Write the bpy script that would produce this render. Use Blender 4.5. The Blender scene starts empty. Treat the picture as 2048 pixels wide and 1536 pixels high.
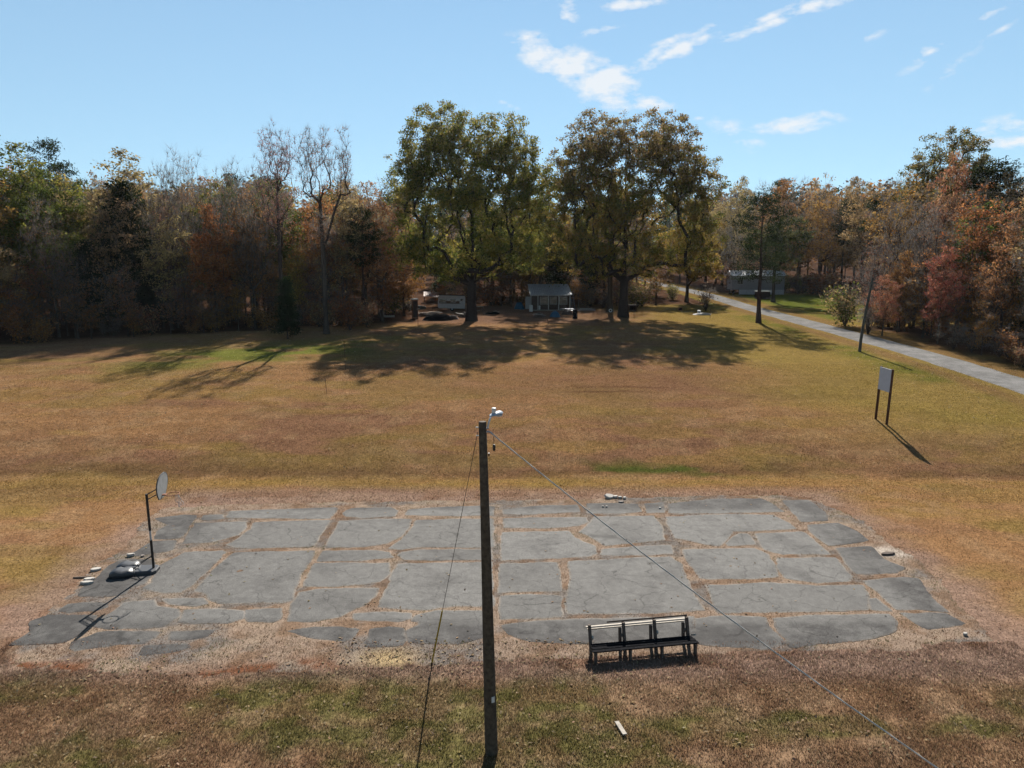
import bpy, math, random
import numpy as np
from mathutils import Vector, Matrix

# ------------------------------------------------------------------ camera, sky, sun, exposure
SC = bpy.context.scene
DENOISE = True
ALB = .62
COL = SC.collection
CAM_H, PITCH, FPX = 11.0, math.radians(9.0), 1450.0          # drone eleven metres up, tipped down nine degrees
SUN_AZ, SUN_EL = math.radians(6.0), math.radians(37.0)
cam_data = bpy.data.cameras.new('camera')
cam_data.sensor_width = 36.0
cam_data.lens = FPX / 2048 * 36.0
cam_data.clip_start, cam_data.clip_end = 0.1, 6000
cam = bpy.data.objects.new('camera', cam_data)
COL.objects.link(cam)
cam.location = (0, 0, CAM_H)
cam.rotation_euler = (math.pi / 2 - PITCH, 0, 0)
SC.camera = cam
SC.view_settings.view_transform = 'Standard'
SC.view_settings.look = 'None'
SC.view_settings.gamma = 1.0
SC.view_settings.exposure = 1.5
SC.cycles.max_bounces = 6
SC.cycles.diffuse_bounces = 3
SC.cycles.transmission_bounces = 4
SC.cycles.use_denoising = DENOISE
SC.cycles.denoising_prefilter = 'ACCURATE'

SUN_DIR = Vector((math.sin(SUN_AZ) * math.cos(SUN_EL), math.cos(SUN_AZ) * math.cos(SUN_EL), math.sin(SUN_EL)))
sun_data = bpy.data.lights.new('sun', 'SUN')
sun_data.energy = 5.0
sun_data.angle = math.radians(0.53)
sun_data.color = (1.0, 0.94, 0.85)
sun = bpy.data.objects.new('sun', sun_data)
COL.objects.link(sun)
sun.rotation_euler = (-SUN_DIR).to_track_quat('-Z', 'Y').to_euler()


def pix_dir(px, py):
    a, v = (px - 1024) / FPX, (py - 768) / FPX
    return np.array([a, math.cos(PITCH) - v * math.sin(PITCH), -math.sin(PITCH) - v * math.cos(PITCH)])


def make_world():
    w = bpy.data.worlds.new('World')
    SC.world = w
    w.use_nodes = True
    nt = w.node_tree
    nt.nodes.clear()
    N, L = nt.nodes.new, nt.links.new
    out = N('ShaderNodeOutputWorld')
    bg = N('ShaderNodeBackground')
    L(bg.outputs[0], out.inputs[0])
    sky = N('ShaderNodeTexSky')
    sky.sky_type = 'NISHITA'
    sky.sun_disc = False
    sky.sun_elevation = SUN_EL
    sky.sun_rotation = SUN_AZ
    sky.altitude = 200
    sky.air_density = 0.8
    sky.dust_density = 0.0
    sky.ozone_density = 1.6
    bg.inputs[1].default_value = 0.052

    def M(op, a, b=None, c=None):
        n = N('ShaderNodeMath')
        n.operation = op
        for i, x in enumerate((a, b, c)):
            if x is None:
                continue
            if isinstance(x, (int, float)):
                n.inputs[i].default_value = x
            else:
                L(x, n.inputs[i])
        return n.outputs[0]
    tc = N('ShaderNodeTexCoord')
    sep = N('ShaderNodeSeparateXYZ')
    L(tc.outputs['Generated'], sep.inputs[0])
    az = M('MULTIPLY', M('ARCTAN2', sep.outputs[0], sep.outputs[1]), 57.2958)
    el = M('MULTIPLY', M('ARCSINE', sep.outputs[2]), 57.2958)
    comb = N('ShaderNodeCombineXYZ')
    L(az, comb.inputs[0])
    L(el, comb.inputs[1])
    # small warp so that the cloud edges are ragged
    nz = N('ShaderNodeTexNoise')
    nz.inputs['Scale'].default_value = 0.8
    nz.inputs['Detail'].default_value = 9
    nz.inputs['Roughness'].default_value = 0.62
    st = N('ShaderNodeVectorMath')
    st.operation = 'MULTIPLY'
    st.inputs[1].default_value = (0.55, 1.15, 1)
    L(comb.outputs[0], st.inputs[0])
    L(st.outputs[0], nz.inputs['Vector'])
    # clouds: centre px, py, half length px, half height px, tilt in degrees, density
    clouds = [(1125, 125, 95, 30, -20, 1.0), (1205, 165, 70, 38, -22, 1.05), (1300, 203, 42, 17, -12, .85),
              (1345, 105, 85, 14, 22, .72), (1300, 118, 45, 12, 30, .7), (1385, 68, 70, 8, 12, .6), (1520, 55, 85, 9, 14, .7), (1545, 32, 60, 8, 18, .7), (1630, 12, 90, 10, 8, .7),
              (1265, 8, 75, 9, 5, .8), (1135, 25, 22, 18, -60, .7), (1055, 74, 28, 8, 15, .6), (1595, 248, 88, 15, 6, .8), (1480, 272, 60, 18, -30, .42),
              (1848, 112, 40, 12, 35, .5), (1905, 135, 50, 12, 40, .32), (2020, 248, 75, 14, 3, .55), (2040, 282, 80, 13, 3, .55),
              (1395, 237, 14, 4, 0, .5), (1985, 25, 60, 7, 22, .42), (1745, 70, 30, 8, 20, .35), (1010, 205, 30, 7, -20, .4), (1200, 60, 60, 7, 8, .4), (1990, 66, 30, 5, 25, .35)]
    acc = None
    for (px, py, rx, ry, tilt, dens) in clouds:
        d = pix_dir(px, py)
        d = d / np.linalg.norm(d)
        u, v = math.degrees(math.atan2(d[0], d[1])), math.degrees(math.asin(d[2]))
        mp = N('ShaderNodeMapping')
        mp.vector_type = 'TEXTURE'
        mp.inputs['Location'].default_value = (u, v, 0)
        mp.inputs['Rotation'].default_value = (0, 0, math.radians(tilt))
        mp.inputs['Scale'].default_value = (rx / 25.3, ry / 25.3, 1)
        L(comb.outputs[0], mp.inputs['Vector'])
        ln = N('ShaderNodeVectorMath')
        ln.operation = 'LENGTH'
        L(mp.outputs[0], ln.inputs[0])
        g = M('MULTIPLY', M('MAXIMUM', M('SUBTRACT', 1.35, ln.outputs['Value']), 0.0), dens)
        acc = g if acc is None else M('MAXIMUM', acc, g)
    nv = M('SUBTRACT', nz.outputs[0], 0.5)
    body = M('ADD', acc, M('MULTIPLY', nv, 3.4))
    gate = M('MULTIPLY', M('MINIMUM', M('MULTIPLY', acc, 3.0), 1.0), M('MULTIPLY', M('SUBTRACT', body, 0.22), 1.15))
    alpha = M('MINIMUM', M('MAXIMUM', gate, 0.0), 0.88)
    # a thin even veil over the whole sky as well
    mix = N('ShaderNodeMix')
    mix.data_type = 'RGBA'
    L(alpha, mix.inputs[0])
    tint = N('ShaderNodeMix')
    tint.data_type = 'RGBA'
    tint.blend_type = 'MULTIPLY'
    tint.inputs[0].default_value = 1.0
    L(sky.outputs[0], tint.inputs[6])
    tint.inputs[7].default_value = (0.95, 1.03, 0.94, 1)
    veil = N('ShaderNodeMix')
    veil.data_type = 'RGBA'
    # the pale veil thins out with height, as a clear sky does
    vm = N('ShaderNodeMapRange')
    vm.interpolation_type = 'SMOOTHSTEP'
    vm.inputs['From Min'].default_value = 3.0
    vm.inputs['From Max'].default_value = 40.0
    vm.inputs['To Min'].default_value = 0.62
    vm.inputs['To Max'].default_value = 0.08
    L(el, vm.inputs['Value'])
    L(vm.outputs[0], veil.inputs[0])
    L(tint.outputs[2], veil.inputs[6])
    veil.inputs[7].default_value = (2.7, 4.25, 5.6, 1)
    L(veil.outputs[2], mix.inputs[6])
    mix.inputs[7].default_value = (6.0, 6.2, 6.4, 1)
    L(mix.outputs[2], bg.inputs[0])


make_world()

# ------------------------------------------------------------------ terrain
_TY = np.array([-3000, 30, 35, 36.5, 37.6, 39, 42, 46, 51, 57, 68, 80, 100, 120, 145, 200, 260, 350, 500, 800, 4000.0])
_TZ = np.array([0, 0, 0, -.02, -.06, .12, .62, 1.22, 1.75, 2.2, 2.85, 3.35, 4.1, 4.85, 6.0, 7.4, 10.0, 16, 26, 32, 32.0])


def _pchip(xs, ys):
    h = np.diff(xs)
    dl = np.diff(ys) / h
    m = np.zeros_like(ys)
    for i in range(1, len(xs) - 1):
        if dl[i - 1] * dl[i] > 0:
            w1, w2 = 2 * h[i] + h[i - 1], h[i] + 2 * h[i - 1]
            m[i] = (w1 + w2) / (w1 / dl[i - 1] + w2 / dl[i])
    return m


_TM = _pchip(_TY, _TZ)


def _hash(ix, iy, s):
    v = np.sin(ix * 127.1 + iy * 311.7 + s * 74.7) * 43758.5453
    return v - np.floor(v)


def vnoise(x, y, s=0):
    x, y = np.asarray(x, float), np.asarray(y, float)
    ix, iy = np.floor(x), np.floor(y)
    fx, fy = x - ix, y - iy
    fx, fy = fx * fx * (3 - 2 * fx), fy * fy * (3 - 2 * fy)
    a, b = _hash(ix, iy, s), _hash(ix + 1, iy, s)
    c, d = _hash(ix, iy + 1, s), _hash(ix + 1, iy + 1, s)
    return (a * (1 - fx) + b * fx) * (1 - fy) + (c * (1 - fx) + d * fx) * fy


def fbm(x, y, s=0, o=4):
    t, a, n = 0, 1.0, 0
    x, y = np.asarray(x, float), np.asarray(y, float)
    for k in range(o):
        t = t + a * vnoise(x * 2 ** k + 17.3 * k, y * 2 ** k - 9.1 * k, s + k)
        n += a
        a *= .5
    return t / n


def sstep(a, b, x):
    t = np.clip((np.asarray(x, float) - a) / (b - a), 0, 1)
    return t * t * (3 - 2 * t)


def terrain(x, y):
    x, y = np.asarray(x, float), np.asarray(y, float)
    i = np.clip(np.searchsorted(_TY, y) - 1, 0, len(_TY) - 2)
    h = _TY[i + 1] - _TY[i]
    t = np.clip((y - _TY[i]) / h, 0, 1)
    z = (2 * t**3 - 3 * t**2 + 1) * _TZ[i] + (t**3 - 2 * t**2 + t) * h * _TM[i] + (-2 * t**3 + 3 * t**2) * _TZ[i + 1] + (t**3 - t**2) * h * _TM[i + 1]
    out = np.maximum(sstep(36, 44, y), np.maximum(sstep(18.6, 16, y), sstep(17, 22, np.abs(x))))
    road = np.exp(-((x - 39.0) / 4.5) ** 2)
    return z + (vnoise(x * .35, y * .35, 5) - .5) * .16 * out * (1 - road) + (vnoise(x * 1.3, y * 1.3, 6) - .5) * .035 * out * (1 - road)


def P(px, py):
    """the point of the ground that the photograph shows at px, py"""
    d = pix_dir(px, py)
    t, step = 5.0, 0.5
    while t < 1200:
        p = d * t
        if CAM_H + p[2] < terrain(p[0], p[1]):
            lo, hi = t - step, t
            for _ in range(24):
                m = (lo + hi) / 2
                q = d * m
                if CAM_H + q[2] < terrain(q[0], q[1]):
                    hi = m
                else:
                    lo = m
            q = d * hi
            return np.array([q[0], q[1], float(terrain(q[0], q[1]))])
        t += step
        step = 0.5 if t < 150 else 2.0
    return d * 400


def zat(py, y):
    """height of the sight line of image row py over distance y"""
    d = pix_dir(1024, py)
    return CAM_H + y * d[2] / d[1]


def xat(px, py, y):
    d = pix_dir(px, py)
    return d[0] / d[1] * y


# ------------------------------------------------------------------ materials
MATS = {}


def mat(name, rgb, rough=0.8, var=0.25, scale=6.0, bump=0.0, metal=0.0, detail=4.0, rgb2=None, spec=0.15):
    """diffuse-ish surface with blotchy procedural colour"""
    if name in MATS:
        return MATS[name]
    m = bpy.data.materials.new(name)
    m.use_nodes = True
    nt = m.node_tree
    b = nt.nodes['Principled BSDF']
    b.inputs['Roughness'].default_value = rough
    b.inputs['Metallic'].default_value = metal
    b.inputs['Specular IOR Level'].default_value = spec
    tc = nt.nodes.new('ShaderNodeTexCoord')
    nz = nt.nodes.new('ShaderNodeTexNoise')
    nz.inputs['Scale'].default_value = scale
    nz.inputs['Detail'].default_value = detail
    nz.inputs['Roughness'].default_value = .65
    nt.links.new(tc.outputs['Object'], nz.inputs['Vector'])
    r = nt.nodes.new('ShaderNodeValToRGB')
    r.color_ramp.elements[0].position = .3
    r.color_ramp.elements[1].position = .7
    a = np.array(rgb) * ALB
    c2 = np.array(rgb2) * ALB if rgb2 is not None else np.clip(a * (1 + var), 0, .95)
    c1 = a * (1 - var) if rgb2 is None else a
    r.color_ramp.elements[0].color = (*c1, 1)
    r.color_ramp.elements[1].color = (*c2, 1)
    nt.links.new(nz.outputs[0], r.inputs[0])
    nt.links.new(r.outputs[0], b.inputs['Base Color'])
    if bump:
        bp = nt.nodes.new('ShaderNodeBump')
        bp.inputs['Strength'].default_value = bump
        bp.inputs['Distance'].default_value = .02
        nt.links.new(nz.outputs[0], bp.inputs['Height'])
        nt.links.new(bp.outputs[0], b.inputs['Normal'])
    MATS[name] = m
    return m


def attr_mat(name, translucent=0.0, noise=None, bump=0.0, rnd=0.0, gain=1.0):
    """surface whose own colour is stored on the mesh as Col"""
    m = bpy.data.materials.new(name)
    m.use_nodes = True
    nt = m.node_tree
    N, L = nt.nodes.new, nt.links.new
    nt.nodes.clear()
    out = N('ShaderNodeOutputMaterial')
    at = N('ShaderNodeAttribute')
    at.attribute_name = 'Col'
    col = at.outputs['Color']
    geo = N('ShaderNodeNewGeometry')
    bump_out = None
    if noise:
        prev = None
        for sc, lo, hi in noise:
            nz = N('ShaderNodeTexNoise')
            nz.inputs['Scale'].default_value = sc
            nz.inputs['Detail'].default_value = 5
            nz.inputs['Roughness'].default_value = .7
            L(geo.outputs['Position'], nz.inputs['Vector'])
            mr = N('ShaderNodeMapRange')
            mr.inputs['From Min'].default_value = .32
            mr.inputs['From Max'].default_value = .68
            mr.inputs['To Min'].default_value = lo
            mr.inputs['To Max'].default_value = hi
            L(nz.outputs[0], mr.inputs['Value'])
            mx = N('ShaderNodeMix')
            mx.data_type = 'RGBA'
            mx.blend_type = 'MULTIPLY'
            mx.inputs[0].default_value = 1
            L(col, mx.inputs[6])
            L(mr.outputs[0], mx.inputs[7])
            col = mx.outputs[2]
            prev = nz
        if bump:
            bp = N('ShaderNodeBump')
            bp.inputs['Strength'].default_value = bump
            bp.inputs['Distance'].default_value = .05
            L(prev.outputs[0], bp.inputs['Height'])
            bump_out = bp.outputs[0]
    if rnd:
        oi = N('ShaderNodeObjectInfo')
        hs = N('ShaderNodeHueSaturation')
        mr = N('ShaderNodeMapRange')
        mr.inputs['To Min'].default_value = .5 - rnd * .12
        mr.inputs['To Max'].default_value = .5 + rnd * .12
        L(oi.outputs['Random'], mr.inputs['Value'])
        L(mr.outputs[0], hs.inputs['Hue'])
        ml = N('ShaderNodeMath')
        ml.operation = 'MULTIPLY'
        ml.inputs[1].default_value = 7.31
        L(oi.outputs['Random'], ml.inputs[0])
        fr = N('ShaderNodeMath')
        fr.operation = 'FRACT'
        L(ml.outputs[0], fr.inputs[0])
        mv = N('ShaderNodeMapRange')
        mv.inputs['To Min'].default_value = (1 - rnd * .6) * gain
        mv.inputs['To Max'].default_value = (1 + rnd * .6) * gain
        L(fr.outputs[0], mv.inputs['Value'])
        L(mv.outputs[0], hs.inputs['Value'])
        L(col, hs.inputs['Color'])
        col = hs.outputs[0]
    df = N('ShaderNodeBsdfDiffuse')
    df.inputs['Roughness'].default_value = .2
    L(col, df.inputs[0])
    if bump_out is not None:
        L(bump_out, df.inputs['Normal'])
    sh = df.outputs[0]
    if translucent:
        tr = N('ShaderNodeBsdfTranslucent')
        L(col, tr.inputs[0])
        ms = N('ShaderNodeMixShader')
        ms.inputs[0].default_value = translucent
        L(sh, ms.inputs[1])
        L(tr.outputs[0], ms.inputs[2])
        sh = ms.outputs[0]
    L(sh, out.inputs[0])
    MATS[name] = m
    return m


M_GROUND = attr_mat('ground_turf', 0, [(.9, .86, 1.14), (3.5, .74, 1.26), (12.0, .48, 1.52)], bump=.35)
M_BLADE = attr_mat('grass_blade', .35)
M_LEAF = attr_mat('tree_leaf', .42, rnd=.16, gain=1.3)
M_BARK = attr_mat('tree_bark', 0, [(6.0, .7, 1.3)], rnd=.25)


# ------------------------------------------------------------------ mesh helpers
def tag(o, label=None, cat=None, group=None, kind=None):
    if label:
        o['label'] = label
    if cat:
        o['category'] = cat
    if group:
        o['group'] = group
    if kind:
        o['kind'] = kind
    return o


def empty(name, loc=(0, 0, 0), rz=0.0, label=None, cat=None, group=None, tilt=(0, 0)):
    o = bpy.data.objects.new(name, None)
    COL.objects.link(o)
    o.location = [float(c) for c in loc]
    o.rotation_euler = (tilt[0], tilt[1], rz)
    o.empty_display_size = .2
    return tag(o, label, cat, group)


def raw_mesh(name, verts, faces, cols=None, domain='FACE'):
    """verts (n,3); faces list of (k, array (m,k)); cols (faces or points, 3)"""
    me = bpy.data.meshes.new(name)
    verts = np.asarray(verts, np.float32)
    me.vertices.add(len(verts))
    me.vertices.foreach_set('co', verts.ravel())
    loops = np.concatenate([f.ravel() for f in faces]).astype(np.int32)
    tot = np.concatenate([np.full(len(f), f.shape[1]) for f in faces]).astype(np.int32)
    st = np.concatenate([[0], np.cumsum(tot)[:-1]]).astype(np.int32)
    me.loops.add(len(loops))
    me.loops.foreach_set('vertex_index', loops)
    me.polygons.add(len(tot))
    me.polygons.foreach_set('loop_start', st)
    me.polygons.foreach_set('loop_total', tot)
    me.update(calc_edges=True)
    if cols is not None:
        a = me.attributes.new('Col', 'FLOAT_COLOR', domain)
        c = np.ones((len(cols), 4), np.float32)
        c[:, :3] = np.asarray(cols) * ALB
        a.data.foreach_set('color', c.ravel())
    return me


def link(name, me, m=None, parent=None, smooth=False):
    o = bpy.data.objects.new(name, me)
    COL.objects.link(o)
    if m is not None and not me.materials:
        me.materials.append(m)
    if parent is not None:
        o.parent = parent
    if smooth:
        me.polygons.foreach_set('use_smooth', np.ones(len(me.polygons), bool))
    return o


class MB:
    def __init__(s):
        s.v, s.f = [], []

    def add(s, vs, fs):
        n = len(s.v)
        s.v += [tuple(map(float, v)) for v in vs]
        s.f += [tuple(n + i for i in f) for f in fs]
        return s

    def box(s, c, size, rz=0, rx=0, ry=0, bev=0.0):
        sx, sy, sz = [a / 2 for a in size]
        R = Matrix.Rotation(rz, 3, 'Z') @ Matrix.Rotation(ry, 3, 'Y') @ Matrix.Rotation(rx, 3, 'X')
        c = Vector([float(a) for a in c])
        if bev <= 0:
            vs = [c + R @ Vector((x * sx, y * sy, z * sz)) for z in (-1, 1) for y in (-1, 1) for x in (-1, 1)]
            return s.add(vs, [(0, 2, 3, 1), (4, 5, 7, 6), (0, 1, 5, 4), (2, 6, 7, 3), (0, 4, 6, 2), (1, 3, 7, 5)])
        b = min(bev, sx * .45, sy * .45, sz * .45)
        rings = []
        for z, i in ((-sz, b), (-sz + b, 0), (sz - b, 0), (sz, b)):
            x, y = sx - i, sy - i
            rings.append([(x - b, -y, z), (x, -y + b, z), (x, y - b, z), (x - b, y, z), (-x + b, y, z), (-x, y - b, z), (-x, -y + b, z), (-x + b, -y, z)])
        vs = [c + R @ Vector(p) for r in rings for p in r]
        fs = [(i * 8 + k, i * 8 + (k + 1) % 8, i * 8 + 8 + (k + 1) % 8, i * 8 + 8 + k) for i in range(3) for k in range(8)]
        fs += [tuple(range(7, -1, -1)), tuple(range(24, 32))]
        return s.add(vs, fs)

    def tube(s, pts, r, n=8, caps=True):
        pts = [Vector([float(a) for a in p]) for p in pts]
        rs = r if isinstance(r, (list, tuple, np.ndarray)) else [r] * len(pts)
        vs, fs = [], []
        up = Vector((0, 0, 1))
        side = None
        for i, p in enumerate(pts):
            d = (pts[min(i + 1, len(pts) - 1)] - pts[max(i - 1, 0)]).normalized()
            if side is None:
                side = d.cross(up if abs(d.z) < .9 else Vector((1, 0, 0))).normalized()
            side = (side - d * side.dot(d)).normalized()
            b = d.cross(side)
            for k in range(n):
                a = 2 * math.pi * k / n
                vs.append(p + (side * math.cos(a) + b * math.sin(a)) * rs[i])
        for i in range(len(pts) - 1):
            for k in range(n):
                k2 = (k + 1) % n
                fs.append((i * n + k, i * n + k2, (i + 1) * n + k2, (i + 1) * n + k))
        if caps:
            fs.append(tuple(range(n - 1, -1, -1)))
            fs.append(tuple(range((len(pts) - 1) * n, len(pts) * n)))
        return s.add(vs, fs)

    def lathe(s, prof, n=16, c=(0, 0, 0)):
        vs = [(c[0] + r * math.cos(2 * math.pi * k / n), c[1] + r * math.sin(2 * math.pi * k / n), c[2] + z) for r, z in prof for k in range(n)]
        fs = [(i * n + k, i * n + (k + 1) % n, (i + 1) * n + (k + 1) % n, (i + 1) * n + k) for i in range(len(prof) - 1) for k in range(n)]
        fs += [tuple(range(n - 1, -1, -1)), tuple(range((len(prof) - 1) * n, len(prof) * n))]
        return s.add(vs, fs)

    def prism(s, poly, off):
        """poly: 3-D outline; off: extrusion vector"""
        n = len(poly)
        off = Vector(off)
        vs = [Vector(p) for p in poly] + [Vector(p) + off for p in poly]
        fs = [tuple(range(n - 1, -1, -1)), tuple(range(n, 2 * n))] + [(k, (k + 1) % n, n + (k + 1) % n, n + k) for k in range(n)]
        return s.add(vs, fs)

    def build(s, name, m, parent=None, smooth=False, label=None):
        me = bpy.data.meshes.new(name)
        me.from_pydata(s.v, [], s.f)
        me.update()
        import bmesh
        bm = bmesh.new()
        bm.from_mesh(me)
        bmesh.ops.recalc_face_normals(bm, faces=bm.faces)
        bm.to_mesh(me)
        bm.free()
        o = link(name, me, m, parent)
        if smooth:
            for p in me.polygons:
                p.use_smooth = True
            try:
                me.set_sharp_from_angle(angle=math.radians(40))
            except Exception:
                pass
        if label:
            o['label'] = label
        return o


def in_poly(x, y, poly):
    inside = np.zeros(np.shape(x), bool)
    n = len(poly)
    for i in range(n):
        x0, y0 = poly[i][0], poly[i][1]
        x1, y1 = poly[(i + 1) % n][0], poly[(i + 1) % n][1]
        if y0 == y1:
            continue
        c = ((y0 > y) != (y1 > y)) & (x < (x1 - x0) * (y - y0) / (y1 - y0) + x0)
        inside ^= c
    return inside


# ------------------------------------------------------------------ court outline and slabs (traced on the photograph, laid on the ground)
def flat(pts, ox=0, oy=0, k=1.0):
    out = []
    for x, y in pts:
        d = pix_dir(ox + x * k, oy + y * k)
        t = CAM_H / -d[2]
        out.append((d[0] * t, d[1] * t))
    return out


OUTLINE = flat([(15, 1300), (60, 1255), (130, 1200), (165, 1150), (250, 1090), (290, 1040), (330, 1018), (450, 1008), (680, 1004), (960, 1000),
                (1210, 997), (1400, 991), (1560, 991), (1640, 1003), (1720, 1040), (1780, 1085), (1850, 1130), (1900, 1190), (1960, 1250), (1985, 1280),
                (1800, 1302), (1560, 1302), (1400, 1306), (1250, 1314), (1000, 1322), (830, 1330), (700, 1338), (400, 1350), (200, 1345), (20, 1335)])
SL = []
for p in ([(1340, 185), (1960, 165), (1965, 185), (1930, 225), (1330, 222)],
          [(1195, 210), (1300, 205), (1310, 228), (1190, 235)],
          [(915, 225), (1060, 206), (1145, 210), (1085, 300), (1050, 340), (910, 347), (925, 300), (1000, 262)],
          [(820, 410), (900, 360), (1020, 358), (1015, 400), (985, 415), (790, 445), (785, 430)],
          [(1145, 255), (1440, 245), (1435, 280), (1390, 325), (1300, 350), (1210, 368), (1085, 370), (1095, 335)],
          [(1490, 250), (1930, 238), (1890, 300), (1830, 385), (1800, 392), (1370, 398), (1330, 380), (1400, 340), (1470, 290)],
          [(1090, 425), (1300, 415), (1320, 425), (1230, 510), (1150, 590), (1060, 655), (960, 660), (840, 635), (900, 600), (930, 510)],
          [(650, 500), (720, 470), (890, 472), (890, 540), (850, 605), (760, 630), (720, 668), (600, 682), (470, 680), (480, 640), (560, 590)],
          [(1370, 425), (1830, 418), (1800, 480), (1750, 560), (1700, 700), (1650, 718), (1280, 720), (1230, 700), (1210, 665), (1140, 650), (1200, 590), (1290, 490)],
          [(395, 730), (480, 720), (620, 722), (630, 745), (560, 765), (400, 775), (350, 765)],
          [(185, 830), (280, 795), (560, 795), (520, 850), (420, 920), (370, 945), (210, 955), (60, 965), (150, 910), (200, 880)],
          [(720, 720), (900, 705), (925, 740), (1040, 760), (1045, 800), (960, 850), (850, 865), (660, 865), (570, 855), (600, 815), (680, 760)],
          [(960, 700), (1190, 695), (1205, 725), (1150, 735), (1000, 725)],
          [(1085, 765), (1270, 760), (1420, 770), (1415, 810), (1330, 835), (1100, 840), (1050, 830)],
          [(1440, 760), (1640, 755), (1640, 810), (1600, 830), (1460, 825), (1430, 800)],
          [(570, 900), (700, 890), (925, 893), (900, 920), (840, 955), (700, 960), (440, 1000), (420, 985), (440, 950)],
          [(1010, 890), (1240, 885), (1200, 915), (1120, 930), (1000, 930)],
          [(860, 975), (1080, 965), (1100, 985), (1000, 1010), (830, 1020)]):
    SL.append(flat(p, 0, 960, .3418))
for p in ([(290, 195), (330, 180), (570, 175), (610, 195), (590, 228), (400, 238), (290, 232), (270, 215)],
          [(690, 190), (800, 178), (1140, 165), (1215, 170), (1215, 225), (900, 225), (670, 220)],
          [(1285, 190), (1500, 165), (1740, 160), (1755, 200), (1400, 220), (1285, 215)],
          [(250, 260), (500, 250), (690, 250), (690, 290), (630, 360), (540, 400), (400, 420), (170, 425), (190, 370), (235, 310)],
          [(740, 255), (1000, 248), (1215, 245), (1215, 420), (1150, 425), (760, 420), (640, 440), (560, 430), (640, 380), (700, 310)],
          [(1285, 245), (1500, 238), (1800, 240), (1810, 265), (1750, 290), (1560, 305), (1290, 300)],
          [(150, 450), (460, 445), (560, 460), (580, 490), (400, 508), (120, 510)],
          [(640, 460), (740, 445), (1200, 440), (1210, 500), (900, 508), (660, 500), (620, 475)],
          [(1280, 330), (1690, 325), (1740, 370), (1850, 420), (1860, 465), (1800, 485), (1500, 495), (1270, 505)],
          [(100, 530), (560, 525), (555, 590), (490, 640), (420, 655), (200, 670), (30, 670), (60, 600)],
          [(620, 530), (1205, 520), (1210, 790), (1000, 790), (800, 815), (500, 800), (540, 720), (590, 600)],
          [(0, 710), (100, 695), (300, 690), (480, 690), (450, 740), (400, 790), (340, 815), (250, 860), (100, 885), (-60, 890), (-40, 780)],
          [(1265, 530), (1610, 525), (1630, 590), (1640, 700), (1450, 700), (1260, 710)],
          [(1270, 735), (1450, 725), (1640, 735), (1640, 860), (1500, 870), (1270, 875)],
          [(350, 850), (480, 840), (690, 845), (690, 870), (640, 885), (360, 880)],
          [(740, 855), (850, 830), (1150, 830), (1160, 990), (1080, 1010), (1000, 1030), (700, 1025), (670, 960), (770, 920), (760, 890), (720, 885)],
          [(0, 945), (100, 930), (360, 945), (340, 985), (280, 1015), (100, 1000), (60, 985), (-80, 955)],
          [(460, 945), (560, 930), (640, 940), (655, 1010), (630, 1035), (420, 1045), (430, 1010), (455, 985)]):
    SL.append(flat(p, 600, 960, .3174))
SL.append(flat([(1005, 1252), (1050, 1246), (1180, 1240), (1385, 1234), (1390, 1285), (1300, 1292), (1150, 1286), (1060, 1282), (1020, 1270)]))
SL.append(flat([(1140, 1124), (1340, 1114), (1360, 1130), (1386, 1190), (1408, 1220), (1300, 1226), (1140, 1227), (1134, 1208), (1142, 1160)]))
for p in ([(60, 112), (150, 108), (280, 112), (300, 145), (200, 152), (60, 152)],
          [(320, 110), (400, 105), (405, 150), (330, 152)],
          [(430, 110), (620, 88), (850, 85), (900, 110), (950, 145), (700, 150), (430, 152)],
          [(950, 95), (1060, 95), (1140, 150), (1150, 185), (1040, 190), (990, 140)],
          [(90, 170), (360, 165), (385, 210), (405, 275), (250, 288), (140, 298), (70, 255), (20, 240), (60, 205)],
          [(415, 168), (700, 158), (900, 160), (960, 192), (1000, 220), (850, 230), (715, 235), (685, 270), (650, 298), (600, 293), (560, 283), (455, 265), (430, 210)],
          [(745, 247), (785, 247), (820, 293), (705, 298), (695, 290)],
          [(830, 247), (1035, 238), (1085, 275), (1145, 325), (1160, 338), (950, 338), (870, 318), (845, 285)],
          [(1070, 208), (1200, 198), (1290, 240), (1330, 275), (1250, 288), (1160, 298), (1115, 268), (1070, 228)],
          [(130, 320), (400, 298), (435, 300), (445, 335), (300, 343), (120, 343)],
          [(495, 320), (815, 315), (875, 343), (892, 372), (922, 440), (800, 448), (620, 453), (575, 448), (525, 390)],
          [(935, 357), (1185, 357), (1225, 400), (1258, 440), (1235, 462), (1100, 468), (965, 448), (925, 400)],
          [(1200, 314), (1350, 307), (1400, 360), (1500, 400), (1460, 425), (1285, 428), (1240, 380)],
          [(1320, 462), (1500, 447), (1560, 450), (1620, 540), (1690, 600), (1560, 590), (1465, 590), (1400, 520)],
          [(600, 483), (900, 472), (1100, 487), (1305, 482), (1335, 530), (1325, 590), (1100, 598), (655, 608), (625, 550)],
          [(550, 635), (700, 622), (865, 627), (885, 672), (932, 730), (945, 745), (860, 768), (560, 745)],
          [(910, 632), (1100, 622), (1430, 617), (1460, 650), (1450, 690), (1300, 730), (1120, 740), (985, 763), (970, 730), (930, 690)],
          [(1350, 545), (1372, 543), (1435, 598), (1355, 592)],
          [(1490, 612), (1690, 612), (1780, 655), (1610, 678), (1560, 655)]):
    SL.append(flat(p, 1150, 960, .4385))


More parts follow.
